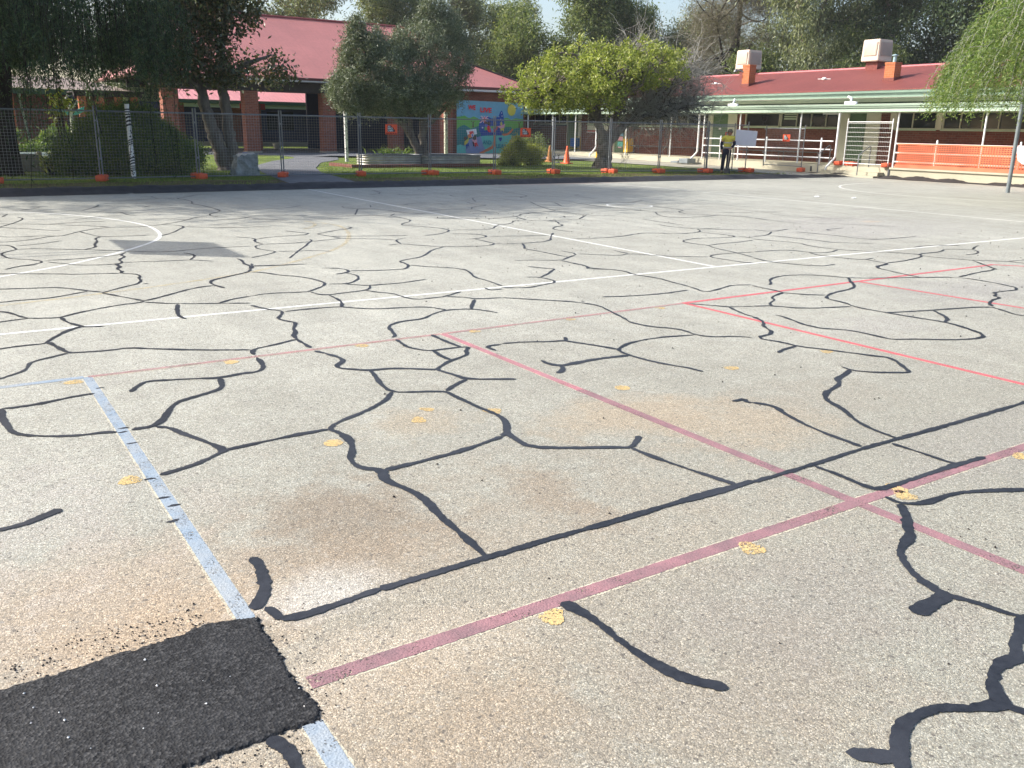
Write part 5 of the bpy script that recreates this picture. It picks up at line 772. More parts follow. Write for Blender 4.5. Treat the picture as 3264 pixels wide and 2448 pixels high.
# rear block seen through the hall, and the low brick classrooms at the far left
rear = thing('rear_classrooms', 'low classrooms with a pale rose roof seen through the open hall', 'building', 18, 66)
def rp(n, m_, mat): return part(n, m_, mat, rear, (18, 66, 0))
rp('roof', MB().add([(15, 65.6, 3.18), (40, 65.6, 3.18), (40, 73, 5.6), (15, 73, 5.6)], [(0, 1, 2, 3)]), 'roof_rose')
rp('gutter', MB().box(15, 65.45, 2.95, 40, 65.6, 3.2), 'darkgreen'); rp('soffit', MB().box(15, 65.6, 2.72, 40, 67.4, 2.94), 'soffit')
rp('wall', MB().box(8, 67.5, .1, 40, 67.7, 3.0), 'navydoor'); rp('verandah_slab', MB().box(8, 65.7, .1, 40, 67.5, .36), 'concrete')
for a in (12.5, 15.8, 20.4): rp('door', MB().box(a, 67.4, .36, a+1.0, 67.49, 2.5), 'navydoor')
for a in (13.8, 17.3, 22.0): rp('window', MB().box(a, 67.4, 1.2, a+2.0, 67.49, 2.5), 'glass')
for a in (14.6, 19.2): rp('brick_pier', MB().box(a, 66.9, .3, a+.7, 67.42, 2.8), 'brick_red')
left = thing('low_classrooms', 'low brick classroom wing with green gutter behind the weeping tree', 'building', 2, 57)
def lp(n, m_, mat): return part(n, m_, mat, left, (2, 57, 0))
lp('wall', MB().box(-25, 57, .1, 10.2, 57.3, 3.1), 'brick_brown'); lp('gutter', MB().box(-25, 56.2, 3.0, 10.6, 56.35, 3.28), 'darkgreen'); lp('soffit', MB().box(-25, 56.35, 2.98, 10.5, 57, 3.05), 'fascia')
lp('roof', MB().add([(-25, 56.2, 3.3), (10.8, 56.2, 3.3), (8.0, 61, 4.1), (-25, 61, 4.1), (10.8, 66, 3.3)], [(0, 1, 2, 3), (1, 4, 2)]), 'roof_grey')
for a in (7.4, 8.3, 9.2, 10.0): lp('brick_post', MB().box(a, 53.6, .1, a+.36, 53.95, 2.9), 'brick_orange')
lp('post_beam', MB().box(7.2, 53.6, 2.9, 10.6, 53.95, 3.1).box(7.2, 53.5, 3.1, 10.7, 56.2, 3.18), 'fascia')
lp('downpipe', MB().tube([(4.9, 56.3, 3.0), (4.95, 56.9, 2.6), (5.2, 56.95, .4)], .06, 8), 'soffit')
lp('brick_end', MB().box(3.6, 55.2, .1, 4.5, 56.1, 3.0), 'brick_orange')
# ------------------------------------------------------------------ temporary fence
def panel(p, q, lb, z0=.1, z1=2.0, tilt=0, white=False, mesh_h=None, grp='temporary fence panels', cat='fence'):
    dx, dy = q[0]-p[0], q[1]-p[1]; L = math.hypot(dx, dy)
    t = thing('temporary_fence', lb, cat, p[0], p[1], z0, grp, AL+math.atan2(dy, dx))
    fr = MB(); r = .020; x0, x1 = .035, L-.035; H = z1-z0
    for x in (x0, x1): fr.tube([(x, 0, .0), (x, 0, H)], r, 8)
    for z in (.07, H-.13): fr.tube([(x0, 0, z), (x1, 0, z)], r*.85, 8)
    fr.build('frame', 'white' if white else 'galv', t)
    w_ = MB(); wr = .0021 if not white else .0032
    pz = .076 if not white else .17; px = .078
    for z in np.arange(.07+pz, H-.14, pz): w_.tube([(x0, .0, z), (x1, .0, z)], wr if not white else .006, 3, 0, False, False)
    for x in np.arange(x0+px, x1-.02, px): w_.tube([(x, .004, .07), (x, .004, H-.13)], wr*(.7 if white else 1), 3, 0, False, False)
    w_.build('wire_mesh', 'wire_white' if white else 'galv_dull', t)
    for z in ((.55, 1.5) if not white else ()): MB().box(-.05, -.035, z, .05, .035, z+.05).build('clamp', 'galv', t)
    return t
FP = [(-1.0, 25.6), (1.45, 25.75), (3.93, 25.9), (6.5, 26.22), (8.96, 26.3), (11.47, 26.36), (13.88, 26.3), (16.2, 26.05), (18.57, 25.95), (20.9, 25.72), (23.0, 25.4), (25.06, 25.07), (26.95, 24.75)]
FL = ['grey mesh fence panel in front of the thick weeping tree trunk, far left', 'grey mesh fence panel between the dark tree trunk and the juniper bush', 'grey mesh fence panel in front of the striped and dotted pole and bush',
      'grey mesh fence panel in front of the forked gum trunk', 'grey mesh fence panel across the asphalt path', 'grey mesh fence panel with the orange sign in front of the first corrugated bed',
      'grey mesh fence panel between the olive trunk and the mural', 'grey mesh fence panel covering the mural, an orange sign at its edge', 'grey mesh fence panel in front of the upright orange cone',
      'grey mesh fence panel in front of the fissured trunk of the lime tree', 'grey mesh fence panel in front of the brick wall with small white notes', 'grey mesh fence panel behind the worker with a white board tied on']
for k in range(12): panel(FP[k], FP[k+1], FL[k])
panel((30.1, 26.72), (30.05, 24.6), 'pale mesh fence panel leaning before the white handrail with a small orange sign', .24, 1.92, white=False)
panel((25.3, 25.25), (27.2, 25.7), 'spare mesh fence panel doubled up behind the worker', .12, 1.95)
panel((31.02, 23.40), (31.02, 21.33), 'white framed mesh panel closing the top of the concrete steps', .42, 2.2, white=True)
def foot(a, b, z, rot, lb):
    mb = MB()
    for s in (-1, 1):
        mb.bbox(s*.03 if s > 0 else -.30, -.125, .025, .30 if s > 0 else -.03, .125, .155, .028)
        mb.bbox(.06*s if s > 0 else -.27, -.12, 0, .13 if s > 0 else -.19, .12, .03, .008).bbox(.20 if s > 0 else -.13, -.12, 0, .27 if s > 0 else -.06, .12, .03, .008)
        mb.bbox(.10 if s > 0 else -.2, -.05, .15, .2 if s > 0 else -.1, .05, .17, .008)
    mb.bbox(-.05, -.09, .02, .05, .09, .12, .015)
    return tag(mb.build('fence_weight', 'foot', None, W(a, b, z), AL+rot), lb, 'fence weight', 'orange feet of the temporary fence')
FT = ['orange fence foot at the left edge beside the dark tree trunk', 'orange fence foot in front of the juniper bush', 'orange fence foot between the juniper bush and the granite block', 'orange fence foot standing on the asphalt path',
      'orange fence foot in front of the left end of the first corrugated bed', 'orange fence foot between the two corrugated beds', 'orange fence foot below the mural',
      'orange fence foot in front of the yellow green bush and brown cone', 'orange fence foot at the base of the lime tree trunk', 'orange fence foot on the grass in front of the brick wall with notes', 'orange fence foot just left of the worker', 'orange fence foot right of the worker under the white board']
for k in range(1, 13): foot(FP[k][0], FP[k][1]-.02, .1 if k < 12 else .115, (PI/2+.3*math.sin(k*2.3)) if k != 4 else 1.1, FT[k-1])
for a, b, z, r, lb in [(30.02, 24.62, .10, .5, 'orange fence foot under the panel with the small sign, on the concrete'), (31.25, 23.72, .39, .2, 'orange fence foot left of the white gate panel on the landing'), (31.25, 23.18, .39, 1.2, 'orange fence foot inside the left end of the white gate panel'),
                       (31.22, 21.55, .40, .3, 'orange fence foot at the right end of the white gate panel'), (31.3, 20.9, .41, 1.3, 'orange fence foot behind the orange mesh next to the gate panel')]: foot(a, b, z, r, lb)
def sign(a, b, z, rot, lb, s=1.):
    t = thing('fence_sign', lb, 'sign', a, b, z, 'orange hire signs on the fence', AL+rot)
    w_, h_ = .41*s, .30*s
    MB().bbox(-w_/2, -.035, -h_/2, w_/2, -.029, h_/2, .0025).build('board', 'sign', t)
    k = MB()
    for (x0, x1, z0, z1) in [(-.13, -.005, .055, .12), (-.13, .075, -.005, .06), (-.13, .12, -.07, .0)]: k.box(x0*s, -.0385, z0*s, x1*s, -.037, z1*s)
    k.prism([(-.005*s, .055*s), (.02*s, .09*s), (-.005*s, .12*s)], -.0385, -.037, 'y')
    k.build('print_block', 'black', t)
    tx = MB()
    for ln, z0, wd in (('ALL', .064, .10), ('FENCE', .002, .165), ('U RENT', -.062, .19)):
        v, fc = text_polys(ln, 1., .02); v = v-v.min(0); v = v/v.max(0).clip(1e-6)
        tx.add([((-.12+p[0]*wd)*s, -.0395, (z0+p[1]*.05)*s) for p in v], fc)
    tx.build('lettering', 'white', t)
    ph = MB()
    for x0, x1 in [(-.19, -.09), (-.07, .02), (.04, .09), (.11, .19)]: ph.box(x0*s, -.0385, -.135*s, x1*s, -.037, -.10*s)
    ph.build('footer_print', 'dark_red', t)
    return t
sign(12.52, 26.32, 1.515, -.03, 'orange sign with white lettering on the fence before the dark hall')
sign(17.39, 26.0, 1.48, -.06, 'orange sign with white lettering on the fence at the edge of the mural')
sign(30.03, 25.5, 1.41, -PI/2, 'small orange sign on the loose fence panel before the white handrail', .92)
sign(26.4, 25.35, 1.47, .2, 'orange sign half hidden behind the worker\'s shoulder', .9)
simple('whiteboard', MB().bbox(-.5, -.012, -.29, .5, .012, .29, .006).box(-.42, -.016, .27, -.38, .02, .30).box(.38, -.016, .27, .42, .02, .30), 'offwhite', 'blank white board tied to the fence beside the worker', 'board', (0, 0, 0))
wb = bpy.data.objects['whiteboard']; wb.location = W(26.80, 24.74, 1.39); wb.rotation_euler = (0, math.radians(3), AL-.17)

# cones, sprinkler, block, rock, beds, poles
def cone(name, a, b, z, h, mat, lb, lean=(0, 0)):
    t = thing(name, lb, 'cone', a, b, z)
    MB().lathe([(.175, .035), (.16, .06), (.10, h*.45), (.045, h*.93), (.038, h*.985), (.022, h), (.0, h*.99)], 0, 0, 20).build('body', mat, t)
    MB().bbox(-.21, -.21, 0, .21, .21, .04, .015).build('base', mat, t)
    MB().lathe([(.046, h*.9), (.052, h*.91), (.052, h*.93), (.044, h*.94)], 0, 0, 16).build('collar', mat, t)
    t.rotation_euler = (lean[0], lean[1], AL+.3)
cone('traffic_cone', 24.5, 33.2, .115, .78, 'cone', 'bright orange traffic cone standing on the lawn beside the lime tree', (0, .03))
cone('traffic_cone', 24.95, 35.2, .115, .75, 'cone_old', 'faded brown orange cone half hidden by a fence post', (.05, -.03))
t = thing('garden_tap', 'small dark garden tap on a round base left of the bright cone', 'tap', 24.9, 34.4, .1)
MB().lathe([(.0, .05), (.16, .045), (.2, 0)], 0, 0, 16).build('base', 'steel', t); MB().tube([(0, 0, .03), (0, 0, .36)], .018, 8).tube([(-.07, 0, .36), (.08, 0, .36)], .02, 8).build('tap', 'steel', t)
t = thing('splash_block', 'dark grey stepped drain block below the white downpipe', 'drain block', 30.6, 31.9, .15)
MB().bbox(-.25, -.35, 0, .3, .25, .22, .015).build('upper_block', 'pole_grey', t); MB().bbox(-.3, .25, 0, .25, .75, .1, .015).build('lower_block', 'pole_grey', t)
t = thing('yellow_marker', 'short yellow marker post on the concrete edge behind the lime tree', 'marker', 30.0, 38.0, .2)
MB().lathe([(.06, 0), (.06, .27), (.045, .3), (0, .31)], 0, 0, 12).build('post', 'yellowpl', t); MB().lathe([(.1, 0), (.1, .03), (.06, .04)], 0, 0, 12).build('base', 'yellowpl', t)
bm = bmesh.new(); bmesh.ops.create_cube(bm, size=1.); bmesh.ops.subdivide_edges(bm, edges=bm.edges[:], cuts=5, use_grid_fill=True)
q = np.random.RandomState(4)
for v in bm.verts:
    k = 1.16-.28*(v.co.z+.5); n_ = q.randn(3)*.018
    v.co = Vector((v.co.x*.66*k+n_[0]+.06*(v.co.z), v.co.y*.6*k+n_[1], (v.co.z+.5)*.66+n_[2]-.03+.06*v.co.x*(v.co.z > .3)))
t = thing('granite_block', 'grey split granite block with pale top and a blue paint mark', 'rock', 8.32, 27.9, .07)
MB().addbm(bm).build('body', 'stone', t)
bm = bmesh.new(); bmesh.ops.create_grid(bm, x_segments=10, y_segments=8, size=.5)
for v in bm.verts:
    r_ = math.hypot(v.co.x, v.co.y); v.co = Vector((v.co.x*.56+.03, v.co.y*.5, .668+.055*v.co.x*1. - (.05 if r_ > .5 else 0)+q.randn()*.006))
MB().addbm(bm).build('split_face', 'stonepale', t); MB().box(-.06, -.1, .688, .07, -.04, .70).build('paint_mark', 'bluepaint', t)
def ring_bed(a, b, rx, ry, z, h, rot, lb, plants):
    t = thing('garden_bed', lb, 'garden bed', a, b, z, 'corrugated garden beds', AL+rot)
    prof = [(1.0+.011*math.cos(k*PI/4), .02+k*(h-.04)/28) for k in range(29)]
    mb = MB(); n = 64; V = []
    def shp(t_, r): c_, s_ = math.cos(t_), math.sin(t_); e = 2/3.2; return rx*r*abs(c_)**e*(1 if c_ > 0 else -1), ry*r*abs(s_)**e*(1 if s_ > 0 else -1)
    for r, zz in prof:
        for i in range(n): x, y = shp(i*2*PI/n, r); V.append((x, y, zz))
    i = np.arange(28)[:, None]*n; k = np.arange(n)[None, :]; k2 = (k+1) % n
    mb.add(V, np.stack([i+k, i+k2, i+n+k2, i+n+k], -1).reshape(-1, 4), 0, True); mb.build('wall', 'bed', t)
    rim = [(*shp(i*2*PI/n, 1.0), h) for i in range(n+1)]; MB().tube(rim, .022, 6, 0, False).build('rim', 'galv', t)
    MB().add([(*shp(i*2*PI/n, .985), h-.13+.02*math.sin(i*3)) for i in range(n)], [list(range(n))]).build('soil', 'soilbed', t)
    return t
b1 = ring_bed(15.55, 32.9, 1.25, .75, .15, .38, -.15, 'long oval corrugated steel bed in front of the olive, strap leaved plant behind', 0)
b2 = ring_bed(18.0, 32.5, 1.3, .75, .13, .40, -.1, 'corrugated steel bed below the mural left side, beside the mottled pole', 0)
simple('retaining_edge', MB().bbox(13.3, 31.35, .08, 19.6, 31.55, .22, .02).bbox(13.3, 31.55, .08, 13.5, 33.6, .22, .02).box(14.05, 31.33, .1, 14.4, 31.35, .225), 'brick_brown', 'low brown brick edging under the two corrugated beds', 'edging', (16, 32, .1))
# painted totem poles
def totem(a, b, z, h, r, style, lb, bird=False):
    t = thing('painted_pole', lb, 'painted pole', a, b, z, 'painted poles in the garden')
    MB().tube([(0, 0, -.1), (0, 0, h)], r, 14).build('pole', 'cream' if style == 'dots2' else 'white', t)
    k = MB(); q = np.random.RandomState(len(lb)); rr_ = r+.002
    def dot(z0, an, s):
        n = 8; V = []
        for i in range(n):
            aa = an+s/r*math.cos(i*PI/4); V.append((rr_*math.cos(aa), rr_*math.sin(aa), z0+s*math.sin(i*PI/4)))
        k.add(V, [list(range(n))])
    def band(z0, z1, tilt=0.):
        n = 16; V = []
        for zz in (z0, z1):
            for i in range(n): an = i*2*PI/n; V.append((rr_*math.cos(an), rr_*math.sin(an), zz+tilt*math.cos(an+1)))
        k.add(V, [(i, (i+1) % n, n+(i+1) % n, n+i) for i in range(n)])
    if style == 'bands':
        zc = .02
        for s0, kind in [(.18, 'd'), (.16, 's'), (.22, 'b'), (.30, 'd'), (.16, 'b'), (.34, 'd'), (.3, 'b'), (.2, 's')]:
            if zc > h-.1: break
            if kind == 'd':
                for _ in range(26): dot(zc+s0*q.rand(), q.rand()*2*PI, .012+.012*q.rand())
            else:
                nb = 3
                for j in range(nb): band(zc+s0*(j+.1)/nb, zc+s0*(j+.62)/nb, .03 if kind == 'b' else .005)
            zc += s0
    else:
        nd = int(h*(62 if style == 'dots' else 80))
        for _ in range(nd): dot(.03+(h-.05)*q.rand(), q.rand()*2*PI, (.016 if style == 'dots' else .012)+.008*q.rand())
    k.build('pattern', 'black', t)
    if bird:
        MB().ball((.02, 0, h+.28), (.2, .16, .17), 8).build('bird_head', 'black', t)
        g = MB()
        for s in (-1, 1): g.prism([(0, h-.18), (s*.5, h+.06), (s*.46, h-.12), (s*.25, h-.26), (0, h-.28)], -.03, .03, 'y')
        g.build('wing', 'm_teal', t)
        g = MB()
        for i in range(9): an = -PI*.95+i*PI*.9/8; g.ball((.24*math.cos(an), -.1, h+.24+.2*math.sin(an)), (.05, .04, .06), 6)
        g.build('ruff', 'cream', t)
totem(4.92, 27.0, .1, 1.98, .062, 'bands', 'tall black and white banded and spotted pole in front of the bush')
totem(15.6, 37.3, .1, 2.25, .075, 'dots', 'white pole with black dots beside the asphalt path')
totem(19.6, 35.6, .1, 2.15, .085, 'dots2', 'white mottled pole between the second bed and the mural')
totem(5.0, 38.5, .1, 2.0, .07, 'dots2', 'pole topped by a carved bird with teal wings behind the bush', True)
# timber planter with red trough
t = thing('planter_box', 'grey timber planter box beside the weeping tree trunk', 'planter', 2.45, 31.6, .08); mb = MB()
for k in range(4): mb.bbox(-.75, -.28, .02+k*.13, .62, -.24, .14+k*.13, .006).bbox(-.75, .24, .02+k*.13, .62, .28, .14+k*.13, .006).bbox(.58, -.24, .02+k*.13, .62, .24, .14+k*.13, .006)
mb.build('boards', 'timber', t); [MB().bbox(.58, y, 0, .67, y+.09, .6, .01).build('corner_post', 'timber', t) for y in (-.31, .22)]; MB().box(-.74, -.23, .4, .57, .23, .47).build('soil', 'soilbed', t)
t = thing('flower_trough', 'red plastic flower trough standing on the timber planter', 'trough', 2.2, 31.6, .55)
MB().prism([(-.09, 0), (.09, 0), (.12, .16), (-.12, .16)], -.5, .32, 'x').build('trough', 'redplastic', t)
t = thing('flower_pot', 'pale round flower pot on the slab edge inside the hall', 'pot', 19.0, 56.6, .12)
MB().lathe([(.0, .0), (.17, 0), (.28, .3), (.3, .34), (.26, .34), (.24, .26), (0, .26)], 0, 0, 20).build('pot', 'cream', t)
# right hand court pole
t = thing('court_pole', 'grey steel goal pole at the court edge under the bright drooping tree', 'pole', 27.05, 14.5, 0)
MB().tube([(0, 0, -.02), (0, 0, 3.05)], .058, 14).build('post', 'pole_grey', t); MB().tube([(0, 0, 1.18), (0, 0, 1.24)], .064, 14).build('collar', 'pole_grey', t)
MB().tube([(-.05, 0, 3.0), (-.2, 0, 3.0)], .02, 8).tube([(-.4+.2*math.cos(x), .2*math.sin(x), 3.0) for x in np.linspace(0, 2*PI, 20)], .012, 6, 0, False).build('goal_ring', 'pole_grey', t)
# basketball goal off the left edge whose board shades the court
t = thing('basketball_goal', 'basketball goal with white board standing beyond the left edge, its shadow on the court', 'goal', -.97, 15.19, 0)
MB().tube([(-3.4, 0, 0), (-3.4, 0, 3.2)], .07, 12).tube([(-3.4, 0, 3.15), (0, 0, 3.2)], .018, 6).tube([(-3.4, 0, 2.6), (0, 0, 3.1)], .018, 6).build('post', 'pole_grey', t)
MB().bbox(-.03, -.82, 2.62, .03, .82, 3.62, .01).build('backboard', 'white', t)
MB().tube([(.03, 0, 2.85), (.2, 0, 2.85)], .02, 8).tube([(.42+.22*math.cos(x), .22*math.sin(x), 2.85) for x in np.linspace(0, 2*PI, 24)], .012, 6, 0, False).build('hoop', 'cone', t)

# ------------------------------------------------------------------ worker with shovel
PA, PB = 25.66, 24.58
pw = W(PA, PB, .1); rotp = math.atan2(pw.y, pw.x)-PI/2
pr = bpy.data.objects.new('person', None); COL.objects.link(pr); pr.location = pw; pr.rotation_euler = (0, 0, rotp)
pr.scale = (.965, .965, .965); tag(pr, 'person in yellow and navy work shirt, cap and sunglasses holding a shovel on the grass', 'person')
def skin(name, verts, edges, rad, mat, root=0, sub=2):
    me = bpy.data.meshes.new(name); me.from_pydata(verts, edges, []); o = bpy.data.objects.new(name, me); COL.objects.link(o)
    md = o.modifiers.new('skin', 'SKIN'); md.use_smooth_shade = True
    sv = me.skin_vertices[0].data if len(me.skin_vertices) else None
    for i, r in enumerate(rad): sv[i].radius = (r, r) if isinstance(r, (int, float)) else r; sv[i].use_root = (i == root)
    s2 = o.modifiers.new('sub', 'SUBSURF'); s2.levels = sub; s2.render_levels = sub
    dg = bpy.context.evaluated_depsgraph_get(); ev = o.evaluated_get(dg); m2 = bpy.data.meshes.new_from_object(ev, depsgraph=dg)
    bpy.data.objects.remove(o); m2.name = name; m2.materials.clear(); m2.materials.append(M[mat])
    for p in m2.polygons: p.use_smooth = True
    o2 = bpy.data.objects.new(name, m2); COL.objects.link(o2); o2.parent = pr; return o2
V = [(0, 0, .86), (0, .01, 1.02), (.01, .01, 1.20), (.03, .0, 1.36), (.045, -.005, 1.43), (.055, -.01, 1.50), (.06, -.015, 1.58),
     (-.17, 0, 1.34), (-.235, .01, 1.08), (-.20, -.05, .85), (.20, 0, 1.35), (.26, .02, 1.10), (.145, -.11, .95),
     (-.095, 0, .80), (-.125, -.015, .45), (-.14, .02, .10), (-.15, -.10, .03), (.09, 0, .80), (.075, -.005, .45), (.05, .03, .10), (.055, -.09, .03)]
E_ = [(0, 1), (1, 2), (2, 3), (3, 4), (4, 5), (5, 6), (3, 7), (7, 8), (8, 9), (3, 10), (10, 11), (11, 12), (0, 13), (13, 14), (14, 15), (15, 16), (0, 17), (17, 18), (18, 19), (19, 20)]
R_ = [(.14, .10), (.125, .095), (.145, .10), (.11, .085), .05, (.07, .08), (.068, .08), .065, .048, .033, .065, .048, .033, .085, .058, .043, .035, .085, .058, .043, .035]
nv = len(V)
def hand(idx, c, dirv, sx):   # palm, four curled fingers, thumb
    global V, E_, R_
    d = Vector(dirv).normalized(); side = Vector((1, 0, 0)); nrm = d.cross(side).normalized(); side = nrm.cross(d)
    base = len(V); V.append(tuple(Vector(c)+d*.055)); R_.append((.032, .018)); E_.append((idx, base))
    for k, ln in enumerate((.055, .065, .06, .048)):
        o_ = Vector(c)+d*.085+side*(k-1.5)*.019; b_ = len(V)
        V.extend([tuple(o_), tuple(o_+d*ln*.5-nrm*.012*sx), tuple(o_+d*ln*.62-nrm*.042*sx)]); R_.extend([.010, .009, .008]); E_.extend([(base, b_), (b_, b_+1), (b_+1, b_+2)])
    b_ = len(V); V.extend([tuple(Vector(c)+d*.04+side*.042*sx), tuple(Vector(c)+d*.075+side*.05*sx-nrm*.02*sx)]); R_.extend([.011, .009]); E_.extend([(base, b_), (b_, b_+1)])
hand(9, V[9], (.03, -.03, -.1), 1); hand(12, V[12], (-.06, -.05, -.05), -1)
body = skin('body', V, E_, R_, 'skin')
# face turned towards the picture's right
fc = MB(); fx = Vector((.72, -.69, 0)); fy = Vector((.69, .72, 0)); hc = Vector((.06, -.015, 1.545))
def hpnt(f_, s_, z): p = hc+fx*f_+fy*s_; return (p.x, p.y, hc.z+z)
fc.ball(hpnt(.03, 0, -.01), (.075, .075, .105), 10); fc.ball(hpnt(.105, 0, -.015), (.018, .018, .024), 6)
for s_ in (-1, 1): fc.ball(hpnt(-.005, s_*.078, -.01), (.012, .014, .03), 6)
fc.ball(hpnt(.085, 0, -.06), (.02, .03, .008), 6); fc.build('face', 'skin', pr)
MB().ball(hpnt(-.03, 0, .02), (.086, .086, .075), 10).build('hair', 'black', pr)
gl = MB()
for s_ in (-1, 1): gl.ball(hpnt(.092, s_*.033, .012), (.022, .026, .02), 6)
gl.tube([hpnt(.08, .06, .018), hpnt(-.01, .082, .015)], .005, 5).tube([hpnt(.08, -.06, .018), hpnt(-.01, -.082, .015)], .005, 5); gl.build('sunglasses', 'black', pr)
cp = MB(); cp.lathe([(.094, 1.575), (.096, 1.61), (.085, 1.65), (.05, 1.678), (0, 1.686)], hc.x, hc.y, 18)
tip = [hpnt(.09*math.cos(t)+.02, .085*math.sin(t), .045) for t in np.linspace(-PI/2, PI/2, 10)] + [hpnt(.10+.085*math.cos(t), .075*math.sin(t), .028) for t in np.linspace(PI/2, -PI/2, 10)]
cp.add(tip + [(x, y, z+.01) for x, y, z in tip], [list(range(20)), list(range(39, 19, -1))] + [(i, (i+1) % 20, 20+(i+1) % 20, 20+i) for i in range(20)]); cp.build('cap', 'cap', pr)
SV = [(0, 0, .93), (0, .01, 1.08), (.01, .01, 1.22), (.03, 0, 1.36), (.045, -.005, 1.42), (-.18, 0, 1.345), (-.21, .005, 1.2), (.21, 0, 1.355), (.24, .012, 1.22)]
skin('shirt', SV, [(0, 1), (1, 2), (2, 3), (3, 4), (3, 5), (5, 6), (3, 7), (7, 8)], [(.165, .125), (.165, .12), (.175, .125), (.13, .105), .062, .085, .074, .085, .074], 'hivis')
skin('sleeve', [(-.205, .005, 1.22), (-.238, .01, 1.08), (-.205, -.045, .88)], [(0, 1), (1, 2)], [.072, .064, .05], 'navy'); skin('sleeve', [(.238, .012, 1.24), (.262, .02, 1.10), (.16, -.10, .965)], [(0, 1), (1, 2)], [.072, .064, .05], 'navy')
skin('collar', [(.045, -.005, 1.40), (.048, -.005, 1.435)], [(0, 1)], [.075, .07], 'navy')
skin('trousers', [(0, 0, .97), (0, 0, .86), (-.095, 0, .80), (-.125, -.015, .45), (-.14, .02, .09), (.09, 0, .80), (.075, -.005, .45), (.05, .03, .09)], [(0, 1), (1, 2), (2, 3), (3, 4), (1, 5), (5, 6), (6, 7)], [(.158, .118), (.16, .125), .105, .078, .068, .105, .078, .068], 'navy', 1)
for x in (-.145, .055): skin('boot', [(x, .05, .05), (x, -.02, .055), (x-.005, -.12, .035), (x, .02, .12)], [(0, 1), (1, 2), (1, 3)], [(.045, .05), .05, (.05, .035), .055], 'boot')
tp = MB()
for z in (.98, 1.16): tp.lathe([(1., z-.022), (1., z+.022)], .005, .005, 20, 0, .172, .128)
tp.build('reflective_band', 'silver', pr)
sv = bpy.data.objects.new('shovel', None); COL.objects.link(sv); sv.location = pw; sv.rotation_euler = (0, 0, rotp); sv.scale = (.965, .965, .965); tag(sv, 'square mouthed shovel held upright by the worker with its blade on the grass', 'shovel')
MB().tube([(.11, -.20, .93), (.085, -.21, .55), (.065, -.225, .17)], .017, 8).build('handle', 'timber', sv)
bl = MB(); V2 = []
for j in range(6):
    for i in range(7): u = i/6-.5; v = j/5; V2.append((.055+u*(.20+.06*v), -.225-.03*(1-4*u*u)+.02*v, .20-.235*v))
bl.add(V2+[(x, y+.006, z) for x, y, z in V2], [(j*7+i, j*7+i+1, j*7+i+8, j*7+i+7) for j in range(5) for i in range(6)]+[(42+j*7+i, 42+j*7+i+7, 42+j*7+i+8, 42+j*7+i+1) for j in range(5) for i in range(6)]); bl.build('blade', 'steel', sv)
# ------------------------------------------------------------------ vegetation
def unit(v): return v/(np.linalg.norm(v, axis=-1, keepdims=True)+1e-9)
def leaves(mb, pos, L, Wd, q, droop=0., dirs=None, fold=True):
    n = len(pos); d = unit(q.randn(n, 3)) if dirs is None else dirs
    d = unit(d + np.array([0, 0, -1.])*droop); s = unit(np.cross(d, q.randn(n, 3)))
    L = L*(.65+.7*q.rand(n, 1)); w_ = Wd*(.7+.6*q.rand(n, 1))
    V = np.stack([pos, pos+d*L*.45+s*w_/2, pos+d*L, pos+d*L*.45-s*w_/2], 1).reshape(-1, 3)
    mb.add(V, np.arange(4*n).reshape(-1, 4))
def blob_pts(blobs, n, q, shell=.55, zmin=None):
    w_ = np.array([b[6] if len(b) > 6 else b[3]*b[4]*b[5] for b in blobs]); w_ = w_/w_.sum(); k = q.choice(len(blobs), n, p=w_)
    B = np.array([b[:6] for b in blobs])[k]; u = unit(q.randn(n, 3)); r = shell+(1-shell)*q.rand(n, 1)**.6
    D_ = unit(q.randn(len(blobs), 14, 3))[k]; lump = np.max(np.einsum('nij,nj->ni', D_, u), 1)
    r = r*(.70+.46*np.clip(lump, 0, 1)**5)[:, None]
    P_ = B[:, :3]+u*B[:, 3:6]*r
    return P_ if zmin is None else P_[P_[:, 2] > zmin]
def crown(mb, blobs, nc, per, rc, L, Wd, q, droop=0., shell=.5, zmin=None):
    c = blob_pts(blobs, nc, q, shell, zmin); sc = (.5+.9*q.rand(len(c), 1))
    p = np.repeat(c, per, 0)+q.randn(len(c)*per, 3)*np.repeat(sc, per, 0)*np.array(rc)
    leaves(mb, p, L, Wd, q, droop); return c
def curve(p, q_, bend, n=7):
    p, q_ = np.array(p, float), np.array(q_, float); t = np.linspace(0, 1, n)[:, None]
    return p+(q_-p)*t+np.array(bend)*np.sin(t*PI)
def branches(mb, starts, ends, r0, r1, q, wob=.15, n=6, sides=5):
    S_ = np.array(starts, float)
    for e in ends:
        d = np.linalg.norm(S_-e, axis=1); s = S_[np.argmin(d+.6*np.maximum(0, S_[:, 2]-e[2]))]
        mb.tube(curve(s, e, q.randn(3)*wob*np.linalg.norm(e-s), n), np.linspace(r0*(.7+.5*q.rand()), r1, n), sides, 0, False)
